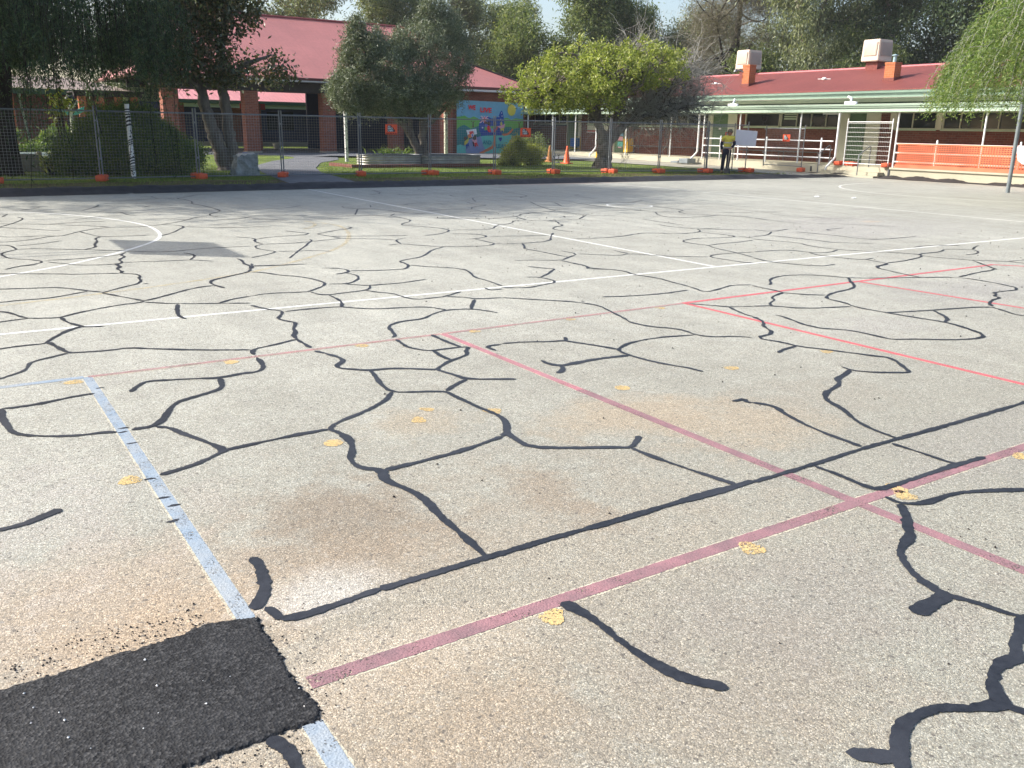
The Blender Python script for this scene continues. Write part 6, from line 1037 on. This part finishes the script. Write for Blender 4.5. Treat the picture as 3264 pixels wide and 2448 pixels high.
def tree(name, lb, cat, a, b, z, trunkpaths, blobs, leaf, bark, q, nc, per, rc, L, Wd, droop=0., shell=.5, nb=30, br=(.07, .015), grp=None, zmin=None, sides=10, tr=True):
    t = thing(name, lb, cat, a, b, z, grp)
    tb = MB(); nodes = []
    for pts, rad in trunkpaths:
        P_ = np.array(pts, float); m = 5*(len(P_)-1)+1; x = np.linspace(0, len(P_)-1, m)
        Q = np.stack([np.interp(x, np.arange(len(P_)), P_[:, k]) for k in range(3)], 1)
        Q[1:-1] += q.randn(m-2, 3)*np.interp(x, np.arange(len(P_)), rad)[1:-1, None]*.13
        tb.tube(Q, np.interp(x, np.arange(len(P_)), rad)*(1+.06*q.randn(m)), sides); nodes += list(Q[m//3:])
    lf = MB(); c = crown(lf, blobs, nc, per, rc, L, Wd, q, droop, shell, zmin)
    if nb:
        branches(tb, nodes, c[q.choice(len(c), min(nb, len(c)), False)], br[0], br[1], q)
    tb.build('trunk', bark, t); lf.build('crown', leaf, t); return t, c, nodes
def strands(mb, tw, starts, lens, q, L, Wd, per=16, sway=.12, pitch=None):
    n = len(starts)
    dr = unit(q.randn(n, 3)*np.array([1, 1, 0])); k = np.linspace(.02, 1, per)
    out = (starts[:, None, :]+dr[:, None, :]*(sway*lens[:, None, None]*np.sqrt(k)[None, :, None])+np.array([0, 0, -1.])*(lens[:, None, None]*k[None, :, None]))
    out = out+q.randn(*out.shape)*.03
    P_ = out.reshape(-1, 3); d = unit(q.randn(len(P_), 3)*np.array([1, 1, .5])+np.array([0, 0, -1.1]))
    leaves(mb, P_, L, Wd, q, 0, d)
    if tw is not None:
        for i in range(0, n, 3): tw.tube(out[i, ::4], .006, 3, 0, False)

# dark weeping tree on the left, its trunk cut by the frame
q = np.random.RandomState(21)
def weeping(lb, a, b, z, R, H, nst, leaf, bark, q, gap=None, hem=2.6, L=.15, Wd=.028, per=18, tr_r=.42, name='weeping_tree', lmax=3.2, crownz=.62, inner=60, dens=None):
    t = thing(name, lb, 'tree', a, b, z)
    tb = MB(); top = np.array([.3, .2, H*.45])
    tb.tube([(-.05, 0, -.15), (0, 0, .15), (.05, .03, .9), (.1, .05, 1.9), (.2, .15, 2.7), top], [tr_r*1.75, tr_r*1.25, tr_r, tr_r*.9, tr_r*.85, tr_r*.6], 14)
    ends = []
    for k in range(16):
        an = k*2*PI/16+q.rand()*.3; rr_ = R*(.35+.6*q.rand()); e = np.array([rr_*math.cos(an), rr_*math.sin(an)*.85, H*(crownz+.35*q.rand()*(1-(rr_/R)**2))])
        c_ = curve(top*np.array([1, 1, .75+.25*q.rand()]), e, (0, 0, .5+.6*q.rand()), 9); tb.tube(c_, np.linspace(.15, .025, 9), 7); ends += [c_[k2] for k2 in range(3, 9)]
    tb.build('trunk', bark, t)
    lf = MB(); tw = MB(); ends = np.array(ends)
    tz = q.rand(nst) < .72
    u = q.rand(nst)**.5*R; an = q.rand(nst)*2*PI; S_ = np.stack([u*np.cos(an), u*np.sin(an)*.9, H*(.98-.42*(u/R)**2)-H*.36*q.rand(nst)**1.2], 1)
    S_[:, 2] = np.where(tz, np.minimum(S_[:, 2], hem+.9+2.6*q.rand(nst)), S_[:, 2])
    ph = np.sin(S_[:, 0]*1.3+2)*np.sin(S_[:, 1]*1.5)+.5*np.sin(S_[:, 0]*3.1+S_[:, 1]*2.3); S_ = S_[ph > -.75]
    if gap: S_ = S_[~gap(S_)]
    S_ = S_[(S_[:, 0] < 4.15+.35*np.sin(S_[:, 1]*2.)) | (S_[:, 2] > 7.2)]
    low = q.rand(len(S_)); ln = np.where(low < .75, S_[:, 2]-hem-.9*q.rand(len(S_))**.7-.3*np.sin(S_[:, 0]*2.2)-.2*np.sin(S_[:, 0]*5.1+1), lmax*q.rand(len(S_))); ln = np.clip(ln, .35, lmax)
    strands(lf, tw, S_, ln, q, L, Wd, per, .14)
    crown(lf, [(0, 0, H*.62, R*.7, R*.65, H*.28)], inner, 90, .5, L, Wd*1.3, q, .6, .3)
    up = MB(); crown(up, [(-.5, 0, H*.68, R*.92, R*.85, H*.22), (-3.2, -2.2, H*.74, R*.85, R*.7, H*.16), (0, 0, H*.85, R*.6, R*.6, H*.14)], 1350, 46, .55, .26, .085, q, .6, .2, H*.56); up.build('upper_crown', leaf, t)
    lf.build('crown', leaf, t); tw.build('hanging_twigs', bark, t); return t
def gapf(S_):
    # opening low on the right where sky shows
    return (np.abs(S_[:, 0]-2.3) < .45) & (S_[:, 2] < 5.2) & (S_[:, 1] < 6)
weeping('huge dark weeping tree with a thick trunk at the left edge of the lawn', 1.87, 29.4, .1, 7.1, 11.3, 9600, 'lf_pepper', 'bark_dark', q, gapf, 2.48, .125, .027, 26, .44, lmax=4.2, inner=220)
# lower drooping sprays of the same dark tree over the bush
q = np.random.RandomState(33)
# gum with two leaning trunks
t, c, nd = tree('forked_gum', 'dark leafy gum with two leaning trunks beside the granite block', 'tree', 8.66, 31.0, .05,
     [([(0, 0, -.15), (-.08, 0, .25), (-.28, .05, .95), (-.50, .1, 1.75), (-.62, .1, 2.5), (-.9, .2, 3.6), (-1.1, .4, 5.0)], [.34, .26, .22, .20, .17, .13, .07]), ([(.12, 0, -.1), (.20, 0, .35), (.18, 0, 1.1), (.10, .03, 1.9), (-.02, .06, 2.7), (.1, .1, 4.0), (.4, .2, 5.6), (.6, .3, 7)], [.26, .22, .19, .18, .16, .14, .1, .05]),
      ([(-.62, .1, 2.45), (-.85, 0, 2.8), (-1.6, -.2, 3.3)], [.12, .09, .04]), ([(.0, .06, 2.7), (.7, .0, 3.4), (1.7, -.1, 3.8)], [.11, .09, .03])],
     [(-1.3, 0, 4.3, 1.3, 1.3, 1.1), (.0, .2, 5.4, 1.5, 1.5, 1.4), (1.45, 0, 3.30, 1.05, 1.0, .55), (-2.0, 0, 3.2, .8, .8, .6, .5), (.2, 0, 6.9, 2.0, 1.7, 1.2), (-.3, -.2, 3.3, .9, .7, .5, .6)], 'lf_gum', 'bark_grey', q, 560, 46, .2, .16, .072, .25, .45, 60)
# olive
q = np.random.RandomState(44)
tree('olive_tree', 'bushy grey green olive tree behind the corrugated bed', 'tree', 17.3, 33.4, .15,
     [([(0, 0, -.1), (-.1, 0, .35), (-.45, 0, 1.0), (-1.05, 0, 1.8), (-1.6, .1, 2.6)], [.24, .19, .15, .12, .06]), ([(.05, 0, 0), (.05, 0, .6), (.0, 0, 1.4), (.2, .1, 2.4), (.3, .1, 3.6)], [.2, .16, .14, .12, .05]), ([(-.45, 0, 1.0), (-.5, .1, 1.7), (-.8, .2, 2.8)], [.11, .09, .04]), ([(0, 0, 1.3), (.8, 0, 2.0), (1.5, 0, 2.7)], [.1, .08, .04])],
     [(-2.0, 0, 3.1, 1.75, 1.6, 1.45), (.1, 0, 3.6, 1.75, 1.7, 1.7), (-2.6, -.2, 4.2, .75, .8, .85, 2.), (.75, .2, 5.0, 1.0, 1.0, 1.0), (-.9, -.4, 2.75, 2.1, 1.5, 1.0), (1.0, 0, 2.8, 1.0, 1.2, .9), (-.9, 0, 4.4, .6, .7, .6, 1.), (-3.2, 0, 2.7, .8, .9, .8, 2.), (-2.75, 0, 4.95, .35, .4, .55, .5), (.6, .2, 5.9, .55, .5, .65, .8), (1.5, .1, 5.3, .5, .5, .7, .6), (-1.9, 0, 4.5, .4, .5, .6, .5), (-3.0, 0, 3.9, .5, .5, .7, .6), (1.75, 0, 4.2, .5, .6, .9, .7)], 'lf_olive', 'bark_grey', q, 2300, 46, .13, .115, .030, -.45, .55, 60, (.035, .007), zmin=1.65)
# lime green tree, bare twigs on its right half
q = np.random.RandomState(55)
t, c, nd = tree('lime_tree', 'wide lime green tree with a fissured trunk and bare twigs on its right', 'tree', 23.2, 29.0, .07,
     [([(0, 0, -.12), (.0, 0, .12), (.08, 0, .45), (.12, 0, .95)], [.52, .40, .31, .27]), ([(.05, 0, .9), (-.12, 0, 1.4), (-.3, .05, 2.0), (-.9, .1, 2.55), (-1.9, .1, 2.95), (-2.9, 0, 3.1)], [.22, .19, .16, .13, .08, .03]), ([(-.28, .05, 1.95), (-.2, .2, 2.6), (-.4, .4, 3.4), (-.8, .3, 4.2)], [.14, .12, .09, .03]),
      ([(.12, 0, .9), (.35, 0, 1.5), (.6, 0, 2.05), (1.0, .1, 2.7), (1.3, .2, 3.5), (1.5, .2, 4.4)], [.2, .16, .15, .12, .08, .03]), ([(.2, 0, .95), (.75, 0, 1.5), (1.35, 0, 2.0), (2.0, 0, 2.5), (3.2, .1, 3.2), (4.6, .1, 4.0)], [.2, .17, .15, .13, .09, .03]), ([(1.3, 0, 1.95), (2.2, -.3, 2.15), (3.4, -.3, 2.35), (4.6, -.2, 2.7)], [.13, .11, .08, .03]), ([(.6, 0, 2.0), (.1, -.6, 2.6), (-.6, -1.4, 3.0)], [.12, .09, .03])],
     [(-2.3, -.2, 3.1, 1.6, 2.7, 1.05), (-.9, -.3, 3.7, 1.5, 2.9, 1.1), (.6, -.3, 3.95, 1.5, 2.9, .95), (-3.4, 0, 2.75, .95, 1.8, .7), (1.9, -.2, 4.0, 1.1, 2.4, .75, 1.8), (-1.6, -1.6, 2.8, 1.2, 1.2, .6, 1.4), (3.1, 0, 4.1, .8, 1.2, .5, .25)], 'lf_lime', 'bark_tab', q, 900, 32, .105, .125, .058, -.15, .70, 240, (.05, .012), zmin=2.2)
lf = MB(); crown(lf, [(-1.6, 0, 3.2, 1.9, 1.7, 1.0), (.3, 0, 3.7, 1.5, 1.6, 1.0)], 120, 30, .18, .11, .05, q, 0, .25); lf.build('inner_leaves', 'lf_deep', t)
def twigs(nstart, nodes, q, lo, hi, length, up, sides=3):
    mb = MB(); N_ = np.array([n_ for n_ in nodes if lo(n_)])
    for _ in range(nstart):
        p = N_[q.randint(len(N_))]+q.randn(3)*.12; d = unit(q.randn(3)+up(p)); n = 8; pts = [p]; l = length*(.4+.8*q.rand())
        for k in range(n): d = unit(d+q.randn(3)*.28+np.array([0, 0, .03])); pts.append(pts[-1]+d*l/n)
        mb.tube(pts, np.linspace(.017, .004, n+1), sides, 0, False)
        for _2 in range(4):
            j = q.randint(2, n); p2 = pts[j]; d2 = unit(d+q.randn(3)*.8); pp = [p2]
            for k in range(4): d2 = unit(d2+q.randn(3)*.3); pp.append(pp[-1]+d2*l*.13)
            mb.tube(pp, np.linspace(.009, .003, 5), 3, 0, False)
    return mb
tw = twigs(620, nd, q, lambda n_: n_[0] > .9 and n_[2] > 1.6, None, 1.9, lambda p: np.array([.55+.25*(p[0] > 3), -.05, .5])); tw.build('bare_twigs', 'twig', t)
tw = twigs(300, nd, q, lambda n_: n_[2] > 1.9, None, 1.1, lambda p: np.array([.0, -.1, .25])); tw.build('inner_twigs', 'bark_tab', t)
tw = twigs(120, nd, q, lambda n_: n_[0] > 2.4 and n_[2] > 1.9, None, 1.2, lambda p: np.array([.3, -.1, -.25])); tw.build('drooping_twigs', 'bark_dark', t)
# bright drooping tree at the right edge
q = np.random.RandomState(66)
t = thing('drooping_tree', 'bright yellow green drooping tree reaching in from the right edge', 'tree', 24.2, 11.2, 0)
tb = MB(); tb.tube([(1.4, -2.2, -.1), (1.3, -2.1, .8), (1.2, -2.0, 2.0), (.9, -1.6, 3.2), (.5, -1.0, 4.4), (.3, -.6, 6)], [.34, .26, .23, .2, .16, .08], 12); ends = []
for k in range(16):
    an = q.rand()*2*PI; rr_ = 1.2+2.*q.rand(); c_ = curve((.9, -1.5, 3.0+1.4*q.rand()), (rr_*math.cos(an)*1.05-.1, rr_*math.sin(an)*1.2+.1, 3.0+2.2*q.rand()), (0, 0, .5), 8); tb.tube(c_, np.linspace(.07, .012, 8), 6); ends += list(c_[3:])
tb.build('trunk', 'bark_grey', t)
lf = MB(); tw = MB(); lf2 = MB(); ns = 3400
an = q.rand(ns)*2*PI; u = q.rand(ns)**.5; S_ = np.stack([u*np.cos(an)*2.9, u*np.sin(an)*3.3, 2.7+3.6*(1-u**2.2)*q.rand(ns)**.6+.7*q.rand(ns)], 1)
dr = unit(S_*np.array([1, 1, 0])+q.randn(ns, 3)*np.array([.8, .8, 0])); per = 34; k = np.linspace(.03, 1, per)[None, :, None]; ln = (.7+.9*q.rand(ns))[:, None, None]
ln = np.minimum(ln, np.maximum(.45, (S_[:, 2]-1.75-.55*q.rand(ns)))[:, None, None])
out = S_[:, None, :]+dr[:, None, :]*ln*.55*np.sqrt(k)+np.array([0, 0, 1.])*ln*(.12*np.sin(k*PI)-.85*k**1.6); out = out+q.randn(*out.shape)*.022
P_ = out.reshape(-1, 3); d = unit(np.repeat(dr, per, 0)*.5+q.randn(len(P_), 3)*np.array([.8, .8, .35])+np.array([0, 0, -.7])); leaves(lf, P_, .095, .024, q, 0, d)
for i in range(0, ns, 4): tw.tube(out[i, ::5], np.linspace(.008, .003, len(out[i, ::5])), 3, 0, False)
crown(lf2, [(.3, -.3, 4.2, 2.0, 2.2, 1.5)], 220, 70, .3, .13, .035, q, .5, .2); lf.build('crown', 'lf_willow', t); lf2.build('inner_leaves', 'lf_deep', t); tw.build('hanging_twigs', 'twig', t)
# juniper bush and other shrubs
def bush(name, lb, a, b, z, blobs, leaf, q, nc, per, rc, L, Wd, droop=-.2, shell=.55, stem=True, cat='bush', grp=None):
    t = thing(name, lb, cat, a, b, z, grp); lf = MB(); c = crown(lf, blobs, nc, per, rc, L, Wd, q, droop, shell, .02)
    tb = MB()
    for e in c[q.choice(len(c), min(22, len(c)), False)]: tb.tube(curve((q.randn()*.06, q.randn()*.06, -.05), e, q.randn(3)*.06, 5), np.linspace(.025, .006, 5), 5, 0, False)
    tb.build('stems', 'bark_dark', t); lf.build('foliage', leaf, t); return t
q = np.random.RandomState(77)
bush('juniper_bush', 'large rounded dark green juniper bush behind the fence', 5.15, 29.0, .1, [(0, 0, .75, 1.6, 1.3, .8), (.1, .1, 1.3, 1.05, 1.0, .65), (-1.3, 0, .45, .9, 1.0, .5), (1.3, 0, .5, .9, 1.0, .5), (-.5, 0, 1.2, .8, .8, .5), (.8, 0, 1.15, .6, .7, .5)], 'lf_juniper', q, 2300, 60, .09, .09, .028, -.45, .74)
bush('leafy_sapling', 'young leafy sapling with big pale leaves poking out above the juniper bush', 4.55, 29.6, .1, [(0, 0, 1.75, .22, .25, .35)], 'lf_bg2', q, 10, 12, .09, .16, .07, .2, .3, cat='sapling')
bush('leafy_sapling', 'thin leafy sapling left of the juniper bush top by the bird pole', 4.1, 33.5, .1, [(0, 0, 2.0, .35, .3, .5)], 'lf_bush', q, 14, 12, .1, .2, .08, .2, .3, cat='sapling')
bush('low_shrub', 'small bright shrub at the left foot of the juniper bush', 3.15, 29.4, .1, [(0, 0, .3, .3, .3, .3)], 'lf_bush', q, 40, 22, .06, .09, .045, -.2, .5)
bush('yellow_bush', 'yellow green bushy shrub in front of the mural', 21.05, 32.0, .1, [(-.25, 0, .5, .45, .5, .5), (.0, 0, .85, .3, .35, .35)], 'lf_bush', q, 260, 34, .07, .075, .035, -.2, .5)
bush('seeding_shrub', 'lower grey green shrub gone to seed right of the yellow bush', 22.0, 32.4, .1, [(0, 0, .4, .75, .55, .45), (-.3, 0, .6, .35, .35, .3)], 'lf_bush', q, 300, 30, .08, .075, .028, -.4, .5)
bush('rose_bush', 'sparse reddish green shrub against the brick wall by the downpipe', 28.9, 42.5, .15, [(0, 0, .55, 1.1, .5, .5)], 'lf_bg2', q, 120, 20, .10, .12, .07, -.1, .4)
bush('grassy_weeds', 'tuft of pale weeds left of the yellow bush', 20.2, 31.9, .1, [(0, 0, .12, .25, .3, .16)], 'lf_bush', q, 40, 12, .05, .13, .015, -1.2, .3, cat='weeds')
for a, b, lb in [(1.2, 52.0, 'strappy shrub in the raised garden at the far left by the trunk'), (3.3, 51.5, 'strappy shrub in the raised garden below the green downpipe'), (6.0, 51.5, 'dark shrub in the raised garden just left of the juniper bush')]:
    bush('garden_shrub', lb, a, b, .3, [(0, 0, .4, 1.0, .6, .45)], 'lf_juniper', q, 110, 22, .14, .3, .06, -.7, .4, grp='shrubs along the brick classroom')
bush('hedge', 'low pale hedge along the far lawn at the left', 2.8, 48.6, .1, [(x, 0, .26, .7, .4, .26) for x in (-5, -4, -3, -2, -1, 0, 1, 2, 3)], 'lf_juniper', q, 260, 22, .09, .12, .05, -.2, .5, cat='hedge')
simple('garden_edging', MB().box(-8, 46.9, .08, 8.5, 47.05, .2).box(-8, 43.6, .08, 8.5, 43.75, .18), 'white', 'pale kerb strips crossing the sunny lawn at the far left', 'edging', (2, 45, .1))
t = thing('strap_leaf_plant', 'clump of strap leaves behind the first corrugated bed', 'plant', 16.3, 33.9, .55); lf = MB(); q = np.random.RandomState(9)
for k in range(90):
    x, y = q.randn()*.5, q.randn()*.12; d = unit(np.array([q.randn()*.6, q.randn()*.5, 1.])); L_ = .28+.25*q.rand(); s_ = unit(np.cross(d, q.randn(3)))*.02
    p0 = np.array([x, y, -.1]); p1 = p0+d*L_*.6; p2 = p1+unit(d+np.array([d[0]*1.5, d[1], -.6]))*L_*.5; lf.add([p0-s_, p0+s_, p1+s_, p1-s_, p2], [(0, 1, 2, 3), (3, 2, 4)])
lf.build('leaves', 'lf_agave', t); lf = MB()
for k in range(14): x = q.randn()*.4; lf.tube([(x, 0, -.1), (x+q.randn()*.05, 0, .2), (x+q.randn()*.1, 0, .35)], [.008, .006, .003], 4, 0, False)
lf.build('stalks', 'lf_bush', t)
t = thing('trough_flowers', 'small green seedlings in the red trough', 'plant', 2.1, 31.6, .68); lf = MB(); crown(lf, [(0, 0, .05, .35, .08, .12)], 20, 14, .05, .12, .03, q, -.8, .3); lf.build('leaves', 'lf_bg2', t)
# background trees
def bgtree(name, lb, a, b, H, blobs, leaf, bark, seed, nc, per, rc, L, Wd, droop=.3, nb=26, lean=0., shell=.45, r0=.4):
    q = np.random.RandomState(seed)
    tp = [([(0, 0, -.2), (.1, 0, H*.2), (.2+lean*.3, 0, H*.42), (.2+lean*.7, .2, H*.68), (lean, .2, H*.92)], [r0*1.2, r0, r0*.8, r0*.5, r0*.15])]
    for k in range(6):
        bl_ = blobs[k % len(blobs)]; z_ = H*(.3+.3*q.rand()); tp.append(([(.15+lean*z_/H, 0, z_), ((bl_[0]+lean*.5)*.5, bl_[1]*.5, (z_+bl_[2])*.5-.3), (bl_[0], bl_[1], bl_[2]+.3*q.rand())], [r0*.45, r0*.32, r0*.1]))
    return tree(name, lb, 'tree', a, b, .0, tp, blobs, leaf, bark, q, nc, per, rc, L, Wd, droop, shell, nb, (r0*.22, .025), 'trees behind the school', sides=8)
def blobs_for(H, R, seed, n=9, z0=.42):
    q = np.random.RandomState(seed); out = []
    for k in range(n):
        z = H*(z0+(1-z0)*(k+.5)/n*.95); rr_ = R*(1.05-.55*abs((z/H-.62)/.45)**1.5)
        an = q.rand()*2*PI; d = rr_*(.35+.35*q.rand()); s = R*(.30+.16*q.rand())
        out.append((d*math.cos(an), d*math.sin(an)*.8, z, s*1.15, s, s*.8))
    return out
BT = [
 ('gum_tree', 'thin grey gum with bare forks rising behind the left end of the hall ridge', 29.0, 77.5, 16, 5.0, 'lf_bg1', 'bark_pale', 1, 190, 60, .5, .30, .07, .5, 0., 9, .35),
 ('gum_tree', 'loose grey green gum behind the middle of the hall ridge', 35.5, 79.0, 15, 4.6, 'lf_bg1', 'bark_pale', 2, 190, 60, .5, .30, .07, .5, 0., 9, .35),
 ('pine_tree', 'dark green pine behind the right end of the hall ridge', 38.0, 75.0, 15.5, 4.2, 'lf_pine', 'bark_dark', 3, 420, 70, .38, .26, .035, -.1, 0., 11, .25),
 ('gum_tree', 'pale feathery gum between the dark pine and the open sky', 40.6, 72.5, 13.0, 2.6, 'lf_bg1', 'bark_pale', 4, 170, 60, .4, .26, .06, .2, 0., 8, .3),
 ('gum_tree', 'rounded olive green gum behind the mural wing roof', 45.5, 68.0, 11.6, 5.2, 'lf_bg2', 'bark_grey', 5, 320, 70, .42, .24, .065, .4, 0., 9, .25),
 ('gum_tree', 'tall dense green gum with pale limbs left of the lime tree top', 50.0, 66.5, 14.5, 5.0, 'lf_bg2', 'bark_pale', 6, 420, 70, .42, .26, .065, .6, 0., 12, .3),
 ('gum_tree', 'tall green gum directly behind the lime tree crown', 54.0, 66.0, 13.8, 4.4, 'lf_bg2', 'bark_pale', 7, 420, 70, .42, .26, .065, .6, .5, 12, .3),
 ('gum_tree', 'lower blue green gum beside the gap of sky over the lime tree', 57.0, 61.5, 10.6, 4.4, 'lf_bg1', 'bark_grey', 8, 330, 70, .42, .24, .06, .4, 0., 9, .25),
 ('casuarina', 'airy brownish casuarina with dark forked limbs above the bare twigs', 56.5, 54.5, 16.0, 5.2, 'lf_cas', 'bark_dark', 9, 420, 70, .55, .42, .016, .25, .8, 12, .3),
 ('gum_tree', 'big drooping gum with dark leaning limbs behind the floodlight chimney', 57.5, 48.5, 15.0, 5.8, 'lf_bg1', 'bark_pale', 10, 330, 75, .45, .28, .06, 1.1, 3.2, 11, .40),
 ('gum_tree', 'dark tall gum with pale streaked limbs behind the flue chimney', 64.0, 45.0, 15.5, 5.6, 'lf_pine', 'bark_pale', 11, 520, 80, .5, .26, .07, .6, -1.5, 12, .25),
 ('pine_tree', 'bushy green pine low between the two coolers', 60.0, 44.0, 8.6, 3.6, 'lf_bg2', 'bark_dark', 12, 320, 70, .42, .24, .06, .3, 0., 9, .22),
 ('gum_tree', 'very dark gum left of the bright drooping tree', 64.5, 38.5, 15.0, 5.4, 'lf_pine', 'bark_dark', 13, 520, 80, .5, .28, .07, .5, 0., 12, .22),
 ('gum_tree', 'grey green gum half hidden by the bright drooping tree', 66.0, 31.5, 14.0, 5.2, 'lf_bg1', 'bark_dark', 14, 300, 70, .55, .30, .07, .5, 0., 10, .25),
 ('gum_tree', 'dim gum showing through the weeping tree crown at the far left', 5.0, 84.0, 11, 5.0, 'lf_bg2', 'bark_dark', 15, 200, 60, .6, .34, .08, .3, 0., 8, .2),
 ('gum_tree', 'gum glimpsed between the weeping tree and the forked gum', 16.0, 82.0, 10, 4.6, 'lf_bg1', 'bark_dark', 16, 200, 60, .6, .34, .08, .3, 0., 8, .2),
 ('gum_tree', 'feathery pale gum standing left of the tall dense gum', 46.5, 71.5, 13.2, 3.4, 'lf_bg1', 'bark_pale', 27, 240, 60, .42, .24, .06, .5, .4, 9, .3),
 ('gum_tree', 'broad hazy gum closing the gap between the pine and the olive green gum', 43.5, 77.0, 13.6, 5.0, 'lf_bg1', 'bark_pale', 28, 260, 60, .5, .28, .07, .5, .4, 10, .2),
 ('gum_tree', 'soft grey gum behind the casuarina', 62.0, 60.0, 12.0, 5.0, 'lf_bg1', 'bark_pale', 29, 220, 60, .5, .28, .07, .5, .4, 10, .15),
 ('gum_tree', 'airy gum at the back, far left of the hall ridge', 22.0, 80.0, 14.5, 5.0, 'lf_bg2', 'bark_pale', 30, 240, 60, .5, .28, .07, .5, .4, 10, .2),
 ('gum_tree', 'low green gum filling the gap right of the hall roof', 47.0, 58.5, 6.6, 3.4, 'lf_bg2', 'bark_grey', 17, 260, 60, .42, .22, .06, .3, 0., 8, .15),
 ('gum_tree', 'low gum crown just above the red roof behind the bare twigs', 56.0, 49.5, 7.2, 3.6, 'lf_bg2', 'bark_grey', 18, 260, 60, .42, .22, .06, .3, 0., 8, .15)]
for nm, lb, a, b, H, R, lf_, bk, sd, nc, per, rc, L_, W_, dr_, ln_, nbl, z0 in BT:
    bgtree(nm, lb, a, b, H, blobs_for(H, R, sd, nbl, z0), lf_, bk, sd+100, int(nc*(1.15 if sd in (10, 11, 13) else 1.7)), per, rc, L_*1.15, W_*1.45, dr_, 26, ln_)
# grass blades over the lawn, uncountable
q = np.random.RandomState(8); n = 70000
a = q.uniform(-6, 28, n); b = 23.35+q.rand(n)**1.6*13
pth = inside(a, b, np.array([(7.9, 23.2), (10.2, 23.2), (10.4, 24.6), (11.2, 28.5), (12.2, 31.6), (14.1, 36), (16.2, 39.2), (14.5, 41.0), (12.5, 38.2), (10.55, 34.3), (9.6, 31.6), (8.85, 28.), (8.2, 25.)]))
keep = ~pth & ((b > 25.2) | (q.rand(n) < .3)) & ~((a > 26.8) & (b > 24)); a, b = a[keep], b[keep]; n = len(a)
h = (.025+.05*q.rand(n))*(.7+.5*(np.sin(a*2.1)*np.sin(b*1.7) > 0)); dx, dy = q.randn(n)*.025, q.randn(n)*.025; an = q.rand(n)*PI; wx, wy = .007*np.cos(an), .007*np.sin(an); z = np.full(n, .095)
V = np.stack([np.stack([a-wx, b-wy, z], 1), np.stack([a+wx, b+wy, z], 1), np.stack([a+dx, b+dy, z+h], 1)], 1).reshape(-1, 3)
tag(MB().add(V, np.arange(3*n).reshape(-1, 3)).build('grass', 'blade'), kind='stuff')

# thin scattering volume added to lift far darks, imitating lens veil glare
hm = bpy.data.materials.new('glare_veil_volume'); hm.use_nodes = True; ht = hm.node_tree; ht.nodes.clear()
ho = ht.nodes.new('ShaderNodeOutputMaterial'); hv = ht.nodes.new('ShaderNodeVolumePrincipled')
hv.inputs['Color'].default_value = (.92, .95, 1, 1); hv.inputs['Density'].default_value = .0003
ht.links.new(hv.outputs[0], ho.inputs['Volume'])
tag(MB().box(-205, -205, -1.2, 205, 205, 19).build('glare_veil', hm), kind='stuff')
